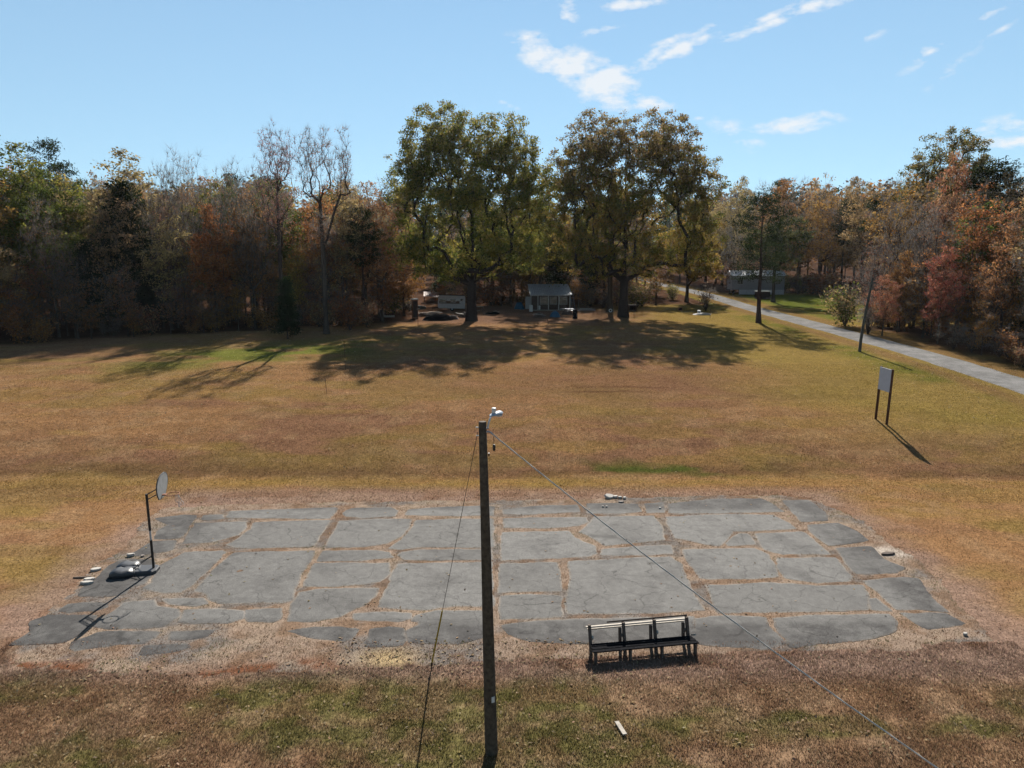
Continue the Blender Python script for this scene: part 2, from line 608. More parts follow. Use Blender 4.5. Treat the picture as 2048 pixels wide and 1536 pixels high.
def ragged(poly, step=.10, amp=.03, seed=0, grow=0.0):
    """walk the outline in short steps and wear its edge unevenly"""
    pts = []
    n = len(poly)
    for i in range(n):
        a, b = np.array(poly[i]), np.array(poly[(i + 1) % n])
        k = max(1, int(np.linalg.norm(b - a) / step))
        for j in range(k):
            pts.append(a + (b - a) * j / k)
    pts = np.array(pts)
    dx = fbm(pts[:, 0] * 1.7, pts[:, 1] * 1.7, seed + 3, 4) - .5
    dy = fbm(pts[:, 0] * 1.7, pts[:, 1] * 1.7, seed + 11, 4) - .5
    dx = dx + (fbm(pts[:, 0] * 6, pts[:, 1] * 6, seed + 23, 2) - .5) * .5
    dy = dy + (fbm(pts[:, 0] * 6, pts[:, 1] * 6, seed + 31, 2) - .5) * .5
    pts = pts + np.stack([dx, dy], 1) * amp * 4
    if grow:
        t = np.roll(pts, -1, 0) - np.roll(pts, 1, 0)
        t = np.stack([t[:, 1], -t[:, 0]], 1) / (np.linalg.norm(t, axis=1)[:, None] + 1e-9)
        if np.sum(pts[:, 0] * np.roll(pts[:, 1], -1) - np.roll(pts[:, 0], -1) * pts[:, 1]) < 0:
            t = -t
        w = grow * (.4 + 1.2 * fbm(pts[:, 0] * .8, pts[:, 1] * .8, 57, 3))
        pts = pts + t * w[:, None]
    return pts


SLABS = [ragged(p, seed=1, grow=.10) for p in SL]
OUT_R = ragged(OUTLINE, .25, .12, seed=4)


# ------------------------------------------------------------------ the colours of the ground
def edge_dist_woods(x, y):
    """positive inside woodland floor, in metres"""
    left = (y - (77.5 + (x + 53) * .50)) * .9
    left = np.minimum(left, -13 - x)
    right = np.minimum(x - 44.0, 200)
    right = np.where((y > 93) & (y < 150), np.minimum(right, x - 60), right)
    back = np.where((x < 34), y - 124, np.where(x > 43, y - 150, -5))
    return np.maximum(np.maximum(left, right), back)


def ground_color(x, y):
    x, y = np.asarray(x, float), np.asarray(y, float)
    n1 = fbm(x * .09, y * .17, 21, 4)
    n2 = fbm(x * .22 + 9, y * .5, 31, 4)
    n3 = fbm(x * .8, y * .9, 41, 3)
    n4 = fbm(x * .06 - 3, y * .1 + 8, 51, 3)
    tan_ = np.array([.42, .242, .11])
    ochre = np.array([.40, .265, .08])
    mauve = np.array([.325, .18, .10])
    straw = np.array([.46, .295, .15])
    olive = np.array([.29, .225, .06])
    green = np.array([.115, .15, .030])

    def mixc(c, d, t):
        return c * (1 - t[..., None]) + d * t[..., None]
    c = np.broadcast_to(tan_, x.shape + (3,)).copy()
    c = mixc(c, mauve, sstep(.46, .68, n1) * .85)
    c = mixc(c, ochre, sstep(.50, .64, n2) * .5)
    c = mixc(c, straw, sstep(.54, .70, n3) * .55)
    mow = np.sin(y * 2.6 + .25 * np.sin(x * .15) + 1.5 * n1) * sstep(36, 42, y) * sstep(95, 70, y)
    c = c * (1 + .045 * mow)[..., None]
    c = mixc(c, olive, sstep(.56, .70, fbm(x * .13 + 40, y * .3, 61, 4)) * .4)
    # yellower right side of the field towards the road, browner in the middle
    c = mixc(c, np.array([.36, .275, .07]), sstep(14, 26, x + (n1 - .5) * 14) * sstep(38, 48, y) * .75)
    c = mixc(c, np.array([.30, .17, .088]), np.exp(-((x - 6) / 14) ** 2 - ((y - 57) / 7) ** 2) * .75)
    # greener verges along the road and where the left trees shade the field
    verge = np.exp(-((x - 34.0) / 2.2) ** 2) * sstep(45, 60, y) * sstep(.35, .6, n2)
    c = mixc(c, np.array([.17, .19, .035]), np.clip(verge, 0, 1) * .8)
    c = mixc(c, np.array([.30, .175, .085]), np.clip(np.exp(-((x - 36.0) / .9) ** 2) + np.exp(-((x - 42.2) / .9) ** 2), 0, 1) * sstep(40, 55, y) * .7)
    lawn = sstep(43, 45, x) * sstep(94, 100, y) * sstep(150, 140, y)
    c = mixc(c, np.array([.15, .20, .035]), lawn * sstep(.3, .6, n2 + sstep(112, 128, y) * .3) * .9)
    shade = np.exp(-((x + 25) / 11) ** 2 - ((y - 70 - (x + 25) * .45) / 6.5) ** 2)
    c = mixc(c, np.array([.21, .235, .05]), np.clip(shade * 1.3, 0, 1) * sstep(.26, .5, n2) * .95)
    # the ditch bank behind the court
    bank = np.exp(-((y - 38.6 - .35 * np.sin(x * .2) - (n3 - .5) * 1.6) / (.55 + .5 * n1)) ** 2)
    c = mixc(c, np.array([.22, .13, .065]), bank * .75 * sstep(.25, .6, n2))
    c = mixc(c, green, bank * sstep(.45, .62, fbm(x * .35, y * .9, 71, 3)) * sstep(2, 6, x) * sstep(16, 10, x) * .95)
    c = mixc(c, np.array([.33, .22, .055]), np.exp(-((y - 36.6) / .9) ** 2) * .35)
    # foreground: browner thatch with green weeds
    fg = sstep(20.2, 18.6, y + (n3 - .5) * 1.0)
    fgc = np.broadcast_to(np.array([.37, .235, .13]), x.shape + (3,)).copy()
    fgc = mixc(fgc, np.array([.44, .30, .175]), sstep(.42, .62, fbm(x * .9 + 5, y * 1.1, 81, 4)) * .9)
    fgc = mixc(fgc, np.array([.22, .13, .075]), sstep(.54, .72, fbm(x * 1.4 + 15, y * 1.7, 85, 4)) * .35)
    gr = fbm(x * .30 + 2, y * .5 + 3, 91, 4) + .10 * np.exp(-((x + 1.5) / 6) ** 2) - .16 * sstep(5, 9, x)
    gr = gr + .11 * np.exp(-((y - 17.6) / 1.1) ** 2) * sstep(7, 4, np.abs(x - .5))
    fgc = mixc(fgc, np.array([.19, .20, .055]), sstep(.48, .62, gr) * (.30 + .45 * sstep(.4, .6, fbm(x * 2.2, y * 2.6, 95, 3))))
    c = mixc(c, fgc, fg)
    # worn strip round the court: bleached thatch and grit
    cx = np.abs(x + .2)
    apron = np.zeros_like(x)
    w = sstep(17.6, 18.7, y) * sstep(36.4, 34.2, y) * sstep(17.6, 15.2, cx + (n3 - .5) * 2)
    apron = np.clip(w, 0, 1)
    c = mixc(c, np.array([.43, .305, .225]), apron * .8)
    c = mixc(c, np.array([.31, .185, .11]), apron * sstep(.53, .66, n3) * .7)
    # yard dirt round the shed
    yard = np.exp(-((x + 1) / 17) ** 4) * sstep(92, 99, y) * sstep(128, 120, y)
    c = mixc(c, np.array([.26, .16, .105]), yard * .85 * sstep(.2, .5, n1 + .15))
    # woodland floor of fallen leaves
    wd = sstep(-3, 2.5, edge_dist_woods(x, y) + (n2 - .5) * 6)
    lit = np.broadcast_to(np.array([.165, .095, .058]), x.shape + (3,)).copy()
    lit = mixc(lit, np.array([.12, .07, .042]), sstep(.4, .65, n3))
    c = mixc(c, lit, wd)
    # ruts left by a vehicle in the field
    rut = np.clip(np.exp(-((y - 53.3 - .03 * x) / .13) ** 2) + np.exp(-((y - 54.6 - .03 * x) / .13) ** 2), 0, 1) * sstep(2, 5, x) * sstep(13, 9, x)
    c = mixc(c, np.array([.14, .075, .04]), rut * .7)
    return np.clip(c * np.array([.63, .60, .63]), .01, .8)


def make_ground():
    def axis(lo, flo, fhi, hi, st, g=1.09):
        a = list(np.arange(flo, fhi + 1e-6, st))
        s, v = st, a[-1]
        while v < hi:
            s *= g
            v += s
            a.append(v)
        s, v = st, a[0]
        while v > lo:
            s *= g
            v -= s
            a.insert(0, v)
        return np.array(a)
    xs = axis(-900, -24, 24, 900, .2, 1.05)
    ys = axis(-150, 13, 42, 1000, .2, 1.022)
    X, Y = np.meshgrid(xs, ys)
    Z = terrain(X, Y)
    ins = in_poly(X, Y, OUT_R)
    Z = Z - ins * .006
    nx, ny = len(xs), len(ys)
    v = np.stack([X.ravel(), Y.ravel(), Z.ravel()], 1)
    i = (np.arange(ny - 1)[:, None] * nx + np.arange(nx - 1)[None]).ravel()
    q = np.stack([i, i + 1, i + 1 + nx, i + nx], 1)
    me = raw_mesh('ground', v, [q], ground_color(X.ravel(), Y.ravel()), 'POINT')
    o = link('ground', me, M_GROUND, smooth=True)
    tag(o, kind='structure', label='brown and ochre autumn field sloping up from the court to the woods')


make_ground()


# ------------------------------------------------------------------ grass blades
def blades(name, n, box, h, w, keep, seed, label, colgain=1.0, lean=.8):
    r = np.random.default_rng(seed)
    x = r.uniform(box[0], box[1], n)
    y = r.uniform(box[2], box[3], n)
    k = keep(x, y, r)
    x, y = x[k], y[k]
    n = len(x)
    z = terrain(x, y) - .006
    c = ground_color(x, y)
    hh = r.uniform(.5, 1.25, n) * h * (.55 + .9 * fbm(x * 1.1, y * 1.1, 7, 3))
    a = r.uniform(0, 6.283, n)
    b = r.uniform(0, 6.283, n)
    ww = w * r.uniform(.6, 1.4, n)
    base = np.stack([x, y, z], 1)
    sx = np.stack([np.cos(a), np.sin(a), 0 * a], 1) * (ww / 2)[:, None]
    ln = np.stack([np.cos(b), np.sin(b), 0 * b], 1) * (hh * r.uniform(.1, lean, n))[:, None]
    tip = base + ln + np.array([0, 0, 1.0]) * hh[:, None]
    v = np.empty((n * 3, 3))
    v[0::3], v[1::3], v[2::3] = base - sx, base + sx, tip
    f = np.arange(n * 3).reshape(n, 3)
    j = r.normal(0, 1, (n, 1)) * .26 + r.normal(0, 1, (n, 3)) * .05
    c = np.clip(c * colgain * (1 + j), .01, .8)
    me = raw_mesh(name, v, [f], c, 'FACE')
    o = link(name, me, M_BLADE)
    return tag(o, label, 'grass', kind='stuff')


def outside(x, y):
    return ~in_poly(x, y, OUT_R)


blades('near_grass', 330000, (-15, 15, 12.6, 20.2), .075, .018, lambda x, y, r: (np.abs(x) < y * .74 + .8) & (outside(x, y) | (r.random(len(x)) < .15)) & (fbm(x * 1.6, y * 1.6, 13, 3) + r.random(len(x)) * .4 > .5), 3,
       'rough brown and green turf between the viewer and the court', 1.12)
blades('field_grass', 330000, (-46, 46, 33.2, 64), .06, .035, lambda x, y, r: (np.abs(x) < y * .74 + 1) & outside(x, y) & (r.random(len(x)) < 1.15 - y / 110), 4,
       'short dry ochre grass of the field behind the court', 1.1)
blades('side_grass', 90000, (-27, 27, 18.5, 36), .055, .025, lambda x, y, r: (np.abs(x) < y * .74 + 1) & outside(x, y), 5,
       'dry grass growing up to the two ends of the court', 1.08)

blades('straw_strands', 26000, (-15, 15, 12.6, 19.0), .10, .012, lambda x, y, r: (np.abs(x) < y * .74 + .8) & (fbm(x * .9, y * .9, 19, 3) + r.random(len(x)) * .3 > .55), 6,
       'long straw strands, brightened to look lit, standing out of the near turf', 1.7, 1.6)  # straw blades with the turf colour raised so they look lit

# ------------------------------------------------------------------ the court
M_ASPH = None


def asphalt_material():
    m = bpy.data.materials.new('worn_asphalt')
    m.use_nodes = True
    nt = m.node_tree
    N, L = nt.nodes.new, nt.links.new
    b = nt.nodes['Principled BSDF']
    b.inputs['Roughness'].default_value = .88
    b.inputs['Specular IOR Level'].default_value = .06
    geo = N('ShaderNodeNewGeometry')
    at = N('ShaderNodeAttribute')
    at.attribute_name = 'Col'

    def noise(s, d, lo, hi, a, bb):
        n = N('ShaderNodeTexNoise')
        n.inputs['Scale'].default_value = s
        n.inputs['Detail'].default_value = d
        n.inputs['Roughness'].default_value = .7
        L(geo.outputs['Position'], n.inputs['Vector'])
        r = N('ShaderNodeMapRange')
        r.inputs['From Min'].default_value = lo
        r.inputs['From Max'].default_value = hi
        r.inputs['To Min'].default_value = a
        r.inputs['To Max'].default_value = bb
        L(n.outputs[0], r.inputs['Value'])
        return r.outputs[0], n.outputs[0]
    stain, _ = noise(.5, 6, .48, .66, 0, .55)
    # the outer strips of the court carry a darker, mossier coat
    sp = N('ShaderNodeSeparateXYZ')
    L(geo.outputs['Position'], sp.inputs[0])

    def band(sock, mid_, lo, hi):
        a_ = N('ShaderNodeMath')
        a_.operation = 'SUBTRACT'
        L(sock, a_.inputs[0])
        a_.inputs[1].default_value = mid_
        b_ = N('ShaderNodeMath')
        b_.operation = 'ABSOLUTE'
        L(a_.outputs[0], b_.inputs[0])
        c_ = N('ShaderNodeMapRange')
        c_.interpolation_type = 'SMOOTHSTEP'
        c_.inputs['From Min'].default_value = lo
        c_.inputs['From Max'].default_value = hi
        L(b_.outputs[0], c_.inputs['Value'])
        return c_.outputs[0]
    rim = N('ShaderNodeMath')
    rim.operation = 'MAXIMUM'
    L(band(sp.outputs[1], 26.8, 4.9, 5.8), rim.inputs[0])
    L(band(sp.outputs[0], 0.0, 12.0, 14.0), rim.inputs[1])
    moss, _ = noise(.9, 5, .36, .56, .35, 1.0)
    rm = N('ShaderNodeMath')
    rm.operation = 'MULTIPLY'
    L(rim.outputs[0], rm.inputs[0])
    L(moss, rm.inputs[1])
    st = N('ShaderNodeMath')
    st.operation = 'MAXIMUM'
    L(rm.outputs[0], st.inputs[0])
    L(stain, st.inputs[1])
    stain = st.outputs[0]
    grit, gh = noise(45, 4, .3, .7, .45, 1.6)
    mid, _ = noise(3.2, 6, .3, .7, .8, 1.2)
    mx = N('ShaderNodeMix')
    mx.data_type = 'RGBA'
    L(stain, mx.inputs[0])
    L(at.outputs['Color'], mx.inputs[6])
    mx.inputs[7].default_value = (.042, .040, .039, 1)
    col = mx.outputs[2]
    for f in (grit, mid):
        k = N('ShaderNodeMix')
        k.data_type = 'RGBA'
        k.blend_type = 'MULTIPLY'
        k.inputs[0].default_value = 1
        L(col, k.inputs[6])
        L(f, k.inputs[7])
        col = k.outputs[2]
    # hairline cracks wandering over the slabs
    wn = N('ShaderNodeTexNoise')
    wn.inputs['Scale'].default_value = 1.3
    wn.inputs['Detail'].default_value = 5
    L(geo.outputs['Position'], wn.inputs['Vector'])
    wv = N('ShaderNodeVectorMath')
    wv.operation = 'MULTIPLY_ADD'
    L(wn.outputs['Color'], wv.inputs[0])
    wv.inputs[1].default_value = (1.1, 1.1, 0)
    L(geo.outputs['Position'], wv.inputs[2])
    vo = N('ShaderNodeTexVoronoi')
    vo.feature = 'DISTANCE_TO_EDGE'
    vo.inputs['Scale'].default_value = .75
    L(wv.outputs[0], vo.inputs['Vector'])
    cr = N('ShaderNodeMapRange')
    cr.inputs['From Min'].default_value = .003
    cr.inputs['From Max'].default_value = .014
    cr.inputs['To Min'].default_value = .5
    cr.inputs['To Max'].default_value = 1.0
    L(vo.outputs['Distance'], cr.inputs['Value'])
    ck = N('ShaderNodeMix')
    ck.data_type = 'RGBA'
    ck.blend_type = 'MULTIPLY'
    ck.inputs[0].default_value = .75
    L(col, ck.inputs[6])
    L(cr.outputs[0], ck.inputs[7])
    col = ck.outputs[2]
    L(col, b.inputs['Base Color'])
    bp = N('ShaderNodeBump')
    bp.inputs['Strength'].default_value = .5
    bp.inputs['Distance'].default_value = .01
    L(gh, bp.inputs['Height'])
    L(bp.outputs[0], b.inputs['Normal'])
    return m


def make_court():
    m = asphalt_material()
    # worn base: crumbled edge, thatch and grit showing in the joints, a closed ragged sheet
    xs = np.arange(-17.5, 17.6, .14)
    ys = np.arange(17.6, 35.6, .14)
    X, Y = np.meshgrid(xs, ys)
    ins = in_poly(X, Y, OUT_R)
    nx, ny = len(xs), len(ys)
    n3 = fbm(X * 1.3, Y * 1.5, 101, 4)
    n5 = fbm(X * .5, Y * .6, 111, 4)
    c = np.broadcast_to(np.array([.30, .22, .165]), X.shape + (3,)).copy()
    for d, t in ((np.array([.185, .165, .15]), sstep(.46, .58, n5) * .9), (np.array([.19, .115, .07]), sstep(.53, .68, n3) * .65), (np.array([.33, .25, .18]), sstep(.46, .34, n3) * .5)):
        c = c * (1 - t[..., None]) + d * t[..., None]
    # rusty thatch along the near left edge and pale sand spilt at two spots
    rust = np.exp(-((Y - 18.55 - .35 * np.sin(X * .8)) / .35) ** 2) * sstep(-3.5, -6, X) * sstep(.38, .55, n3)
    c = c * (1 - rust[..., None]) + np.array([.20, .085, .045]) * rust[..., None]
    for sx, sy, rr, cc in ((*flat([(775, 1316)])[0], .7, (.42, .31, .17)), (*flat([(1775, 1105)])[0], .75, (.5, .43, .36)), (*flat([(330, 1160)])[0], .5, (.5, .42, .34))):
        s = np.clip(np.exp(-((X - sx) / rr) ** 2 - ((Y - sy) / (rr * .7)) ** 2) * 1.4 * (.4 + n3), 0, 1)
        c = c * (1 - s[..., None]) + np.array(cc) * s[..., None]
    Z = np.where(ins, .006 + .02 * (n3 - .4) * (n3 > .45), -.03)
    q = (np.arange(ny - 1)[:, None] * nx + np.arange(nx - 1)[None]).ravel()
    q = np.stack([q, q + 1, q + 1 + nx, q + nx], 1)
    keep = ins.ravel()[q].any(1)
    q = q[keep]
    used, inv = np.unique(q, return_inverse=True)
    v = np.stack([X.ravel(), Y.ravel(), Z.ravel()], 1)[used]
    me = raw_mesh('court_pavement', v, [inv.reshape(q.shape)], c.reshape(-1, 3)[used], 'POINT')
    base = link('court_pavement', me, attr_mat('court_thatch', 0, [(3.0, .75, 1.25), (22.0, .5, 1.5)], bump=.3), smooth=True)
    tag(base, 'old cracked grey asphalt basketball court with dry grass in its joints', kind='structure')
    r = np.random.default_rng(8)
    import bmesh
    cy = np.mean([p[:, 1].mean() for p in SLABS])
    for p in SLABS:
        n = len(p)
        cen = p.mean(0)
        # inset rim gives a rounded, crumbled shoulder
        nrm = np.roll(p, -1, 0) - np.roll(p, 1, 0)
        nrm = np.stack([nrm[:, 1], -nrm[:, 0]], 1)
        nrm /= np.linalg.norm(nrm, axis=1)[:, None] + 1e-9
        area = .5 * np.sum(p[:, 0] * np.roll(p[:, 1], -1) - np.roll(p[:, 0], -1) * p[:, 1])
        if area < 0:
            nrm = -nrm
        top = .018 + r.uniform(-.003, .003)
        tx, ty = r.normal(0, .0006), r.normal(0, .0006)
        zz = lambda q, h: h + (q[:, 0] - cen[0]) * tx + (q[:, 1] - cen[1]) * ty
        rings = [(p, -.004), (p - nrm * .02, top - .006), (p - nrm * .11, top)]
        v = np.concatenate([np.column_stack([q, zz(q, h) if h > 0 else np.full(n, h)]) for q, h in rings])
        i = np.arange(n)
        j = (i + 1) % n
        qd = np.concatenate([np.stack([k * n + i, k * n + j, (k + 1) * n + j, (k + 1) * n + i], 1) for k in range(2)])
        g = r.uniform(.9, 1.08)
        edge = min(abs(cen[1] - 19.6), abs(cen[1] - 33.0), abs(abs(cen[0]) - 14.2))
        c = np.array([.152, .147, .140]) * g
        cc = np.tile(c, (len(v), 1))
        cc[:n] = [.32, .25, .19]
        cc[n:2 * n] = c * .5 + np.array([.31, .25, .195]) * .5
        me = bpy.data.meshes.new('asphalt_slab')
        me.from_pydata(v.tolist(), [], [tuple(map(int, f)) for f in qd] + [tuple(range(2 * n, 3 * n))])
        bm = bmesh.new()
        bm.from_mesh(me)
        bmesh.ops.recalc_face_normals(bm, faces=bm.faces)
        bm.to_mesh(me)
        bm.free()
        a = me.attributes.new('Col', 'FLOAT_COLOR', 'POINT')
        a.data.foreach_set('color', np.column_stack([cc * ALB, np.ones(len(cc))]).astype(np.float32).ravel())
        link('asphalt_slab', me, m, base)
    return base


court = make_court()


def crack_keep(x, y, r):
    k = in_poly(x, y, OUT_R)
    for p in SLABS:
        lo, hi = p.min(0), p.max(0)
        bb = k & (x > lo[0]) & (x < hi[0]) & (y > lo[1]) & (y < hi[1])
        idx = np.nonzero(bb)[0]
        if len(idx):
            sub = in_poly(x[idx], y[idx], p + (p.mean(0) - p) * .045)
            k[idx[sub]] = False
    return k & (fbm(x * 2.2, y * 2.2, 17, 3) + r.random(len(x)) * .45 > .58)


def crack_grass():
    r = np.random.default_rng(12)
    n = 190000
    x, y = r.uniform(-16.8, 16.8, n), r.uniform(18, 35.2, n)
    k = crack_keep(x, y, r)
    x, y = x[k], y[k]
    n = len(x)
    t = fbm(x * .6, y * .7, 23, 3)
    c = np.array([.27, .185, .115]) + (r.random((n, 1)) - .5) * .16
    rust = sstep(.5, .68, fbm(x * .9 + 4, y * .9, 29, 3))[:, None]
    c = c * (1 - rust) + np.array([.22, .105, .055]) * rust
    gr = (sstep(.6, .72, fbm(x * .8 + 14, y * .8 + 3, 33, 3)) * (r.random(n) < .7))[:, None]
    c = np.clip(c * (1 - gr) + np.array([.12, .14, .035]) * gr, .02, .6)
    h = r.uniform(.02, .065, n)
    a, b = r.uniform(0, 6.28, n), r.uniform(0, 6.28, n)
    base = np.stack([x, y, np.full(n, .002)], 1)
    sx = np.stack([np.cos(a), np.sin(a), 0 * a], 1) * r.uniform(.006, .013, n)[:, None]
    tip = base + np.stack([np.cos(b) * h * 1.1, np.sin(b) * h * 1.1, h], 1)
    v = np.empty((n * 3, 3))
    v[0::3], v[1::3], v[2::3] = base - sx, base + sx, tip
    me = raw_mesh('joint_grass', v, [np.arange(n * 3).reshape(n, 3)], c, 'FACE')
    tag(link('joint_grass', me, M_BLADE), 'dead brown grass growing in the joints of the asphalt court', 'grass', kind='stuff')


crack_grass()


def fallen_leaves():
    r = np.random.default_rng(77)
    parts = []
    for n, bx in ((2000, (-14, 14, 12.8, 19.5)), (260, (-15, 15, 19, 35)), (260, (-5.5, 2, 18.8, 20.4)), (900, (-30, 30, 35, 70)), (700, (30, 37.0, 42, 75)), (500, (-34, -14, 66, 88))):
        x, y = r.uniform(bx[0], bx[1], n), r.uniform(bx[2], bx[3], n)
        parts.append(np.stack([x, y, terrain(x, y) + .034], 1))
    p = np.concatenate(parts)
    n = len(p)
    s = r.uniform(.022, .05, n) * (1 + p[:, 1] / 90)
    a = r.uniform(0, 6.28, n)
    u = np.stack([np.cos(a), np.sin(a), r.normal(0, .35, n)], 1) * s[:, None]
    w = np.stack([-np.sin(a), np.cos(a), r.normal(0, .35, n)], 1) * s[:, None] * .6
    v = np.empty((n * 4, 3))
    v[0::4], v[1::4], v[2::4], v[3::4] = p - u, p - w, p + u, p + w
    c = np.array([.40, .30, .19]) * r.uniform(.55, 1.35, (n, 1)) * (1 + r.normal(0, .06, (n, 3)))
    me = raw_mesh('fallen_leaves', v, [np.arange(n * 4).reshape(n, 4)], np.clip(c, .02, .7), 'FACE')
    tag(link('fallen_leaves', me, M_BLADE), 'pale fallen leaves scattered over the turf and the asphalt', 'leaves', kind='stuff')


fallen_leaves()


# ------------------------------------------------------------------ the lane
def make_road():
    ys = np.concatenate([np.arange(-60, 44, 8.0), np.arange(44, 230, 1.5)])
    us = np.linspace(-2.05, 2.05, 9)
    Y, U = np.meshgrid(ys, us, indexing='ij')
    wob = (fbm(Y * .5, U * 0 + np.sign(U) * 3, 3, 3) - .5) * .5 * (np.abs(U) > 2.0)
    Xc = 39.0 + .5 * np.sin(Y * .03)
    X = Xc + U + wob
    Z = terrain(Xc, Y) + .05 - (np.abs(U) / 2.2) ** 2 * .03
    Z = np.where(np.abs(U) > 2.0, Z - .05, Z)
    n, k = Y.shape
    v = np.stack([X.ravel(), Y.ravel(), Z.ravel()], 1)
    i = (np.arange(n - 1)[:, None] * k + np.arange(k - 1)[None]).ravel()
    q = np.stack([i, i + 1, i + 1 + k, i + k], 1)
    c = np.tile(np.array([.25, .24, .23]), (len(v), 1))
    m = attr_mat('lane_asphalt', 0, [(.5, .75, 1.2), (2.2, .85, 1.15), (12.0, .8, 1.2)], bump=.3)
    tag(link('road', raw_mesh('road', v, [q], c, 'POINT'), m, smooth=True), 'narrow pale grey lane running straight uphill on the right', kind='structure')


make_road()


# ------------------------------------------------------------------ trees
def grow(r, pts, trunk, fork, a=.45, seg=1.1, wob=.05, steep=1.3):
    """branch skeleton: every crown point is joined to the nearest, best aligned node of the tree so far"""
    cap = len(trunk) + len(pts) * 12
    pos, dirs = np.zeros((cap, 3)), np.zeros((cap, 3))
    par = np.full(cap, -1)
    n = 0
    for i, p in enumerate(trunk):
        pos[n] = p
        dirs[n] = (0, 0, 1) if i == 0 else (p - trunk[i - 1]) / np.linalg.norm(p - trunk[i - 1])
        par[n] = n - 1
        n += 1
    nt = n
    f = trunk[fork]
    tips = []
    for p in pts[np.argsort(np.linalg.norm(pts - f, axis=1))]:
        d = p - pos[fork:n]
        ln = np.linalg.norm(d, axis=1) + 1e-6
        dn = d / ln[:, None]
        lc = np.linalg.norm(d * np.array([steep, steep, 1.0]), axis=1)
        cost = lc * (1 + a * (1 - np.sum(dn * dirs[fork:n], axis=1))) + .6 * np.maximum(0, pos[fork:n, 2] - p[2] + .2 * steep)
        j = int(np.argmin(cost))
        L_, dv = ln[j], dn[j]
        j += fork
        k = max(1, min(11, int(L_ / seg)))
        p0 = pos[j].copy()
        p1 = p0 + (dirs[j] * .35 + dv * .65) * L_ * .5
        prev = j
        for q in range(1, k + 1):
            t = q / k
            x = (1 - t) ** 2 * p0 + 2 * t * (1 - t) * p1 + t * t * p
            if q < k:
                x = x + r.normal(0, wob, 3) * min(1, L_ / 4)
            if n >= cap:
                break
            pos[n] = x
            v = x - pos[prev]
            dirs[n] = v / (np.linalg.norm(v) + 1e-9)
            par[n] = prev
            prev = n
            n += 1
        tips.append(prev)
    pos, dirs, par = pos[:n], dirs[:n], par[:n]
    cnt = np.zeros(n)
    cnt[tips] = 1
    for i in range(n - 1, 0, -1):
        cnt[par[i]] += cnt[i]
    return pos, dirs, par, np.maximum(cnt, 1), np.array(tips)


def frusta(p0, p1, r0, r1, sides):
    n = len(p0)
    d = p1 - p0
    d /= np.linalg.norm(d, axis=1)[:, None] + 1e-9
    ref = np.where(np.abs(d[:, 2:3]) < .9, np.array([[0, 0, 1.0]]), np.array([[1.0, 0, 0]]))
    s = np.cross(d, ref)
    s /= np.linalg.norm(s, axis=1)[:, None] + 1e-9
    b = np.cross(d, s)
    v = np.empty((n, 2 * sides, 3))
    for k in range(sides):
        a = 2 * math.pi * k / sides
        o = s * math.cos(a) + b * math.sin(a)
        v[:, k] = p0 + o * r0[:, None]
        v[:, sides + k] = p1 + o * r1[:, None]
    base = (np.arange(n) * 2 * sides)[:, None]
    f = []
    for k in range(sides):
        k2 = (k + 1) % sides
        f.append(base + np.array([[k, k2, sides + k2, sides + k]]))
    return v.reshape(-1, 3), np.concatenate(f)


def leaf_cards(r, c, size, aspect=.62, droop=0.0):
    n = len(c)
    u = r.normal(0, 1, (n, 3))
    u[:, 2] -= droop
    u /= np.linalg.norm(u, axis=1)[:, None]
    w = np.cross(u, r.normal(0, 1, (n, 3)))
    w /= np.linalg.norm(w, axis=1)[:, None] + 1e-9
    nn = np.cross(u, w)
    s = size * r.uniform(.55, 1.35, n)
    u, w = u * s[:, None], w * (s * aspect)[:, None]
    v = np.empty((n * 4, 3))
    bend = nn * (s * .25)[:, None]
    v[0::4], v[1::4], v[2::4], v[3::4] = c - u, c - w + bend, c + u, c + w + bend
    return v, np.arange(n * 4).reshape(n, 4)


def slivers(r, p, d, ln, wd):
    """twigs as thin tapering slips"""
    n = len(p)
    s = np.cross(d, r.normal(0, 1, (n, 3)))
    s /= np.linalg.norm(s, axis=1)[:, None] + 1e-9
    v = np.empty((n * 3, 3))
    v[0::3], v[1::3], v[2::3] = p - s * wd, p + s * wd, p + d * ln[:, None]
    return v, np.arange(n * 3).reshape(n, 3)


def lobes_pts(r, lobes, n, shell=.45):
    w = np.array([l[3] * l[4] * l[5] for l in lobes])
    k = r.choice(len(lobes), n, p=w / w.sum())
    L_ = np.array(lobes)[k]
    d = r.normal(0, 1, (n, 3))
    d /= np.linalg.norm(d, axis=1)[:, None]
    return L_[:, :3] + d * (r.random(n) ** shell)[:, None] * L_[:, 3:6]


def pal(r, cols, n, mixv=.16):
    c = np.array(cols)[r.integers(0, len(cols), n)]
    return np.clip(c * (1 + r.normal(0, mixv, (n, 1))), .005, .8)


def _top(me):
    v = np.empty(len(me.vertices) * 3, np.float32)
    me.vertices.foreach_get('co', v)
    return float(np.quantile(v[2::3], .999))


BARK = np.array([.085, .068, .055])
TWIG = np.array([.155, .142, .13])


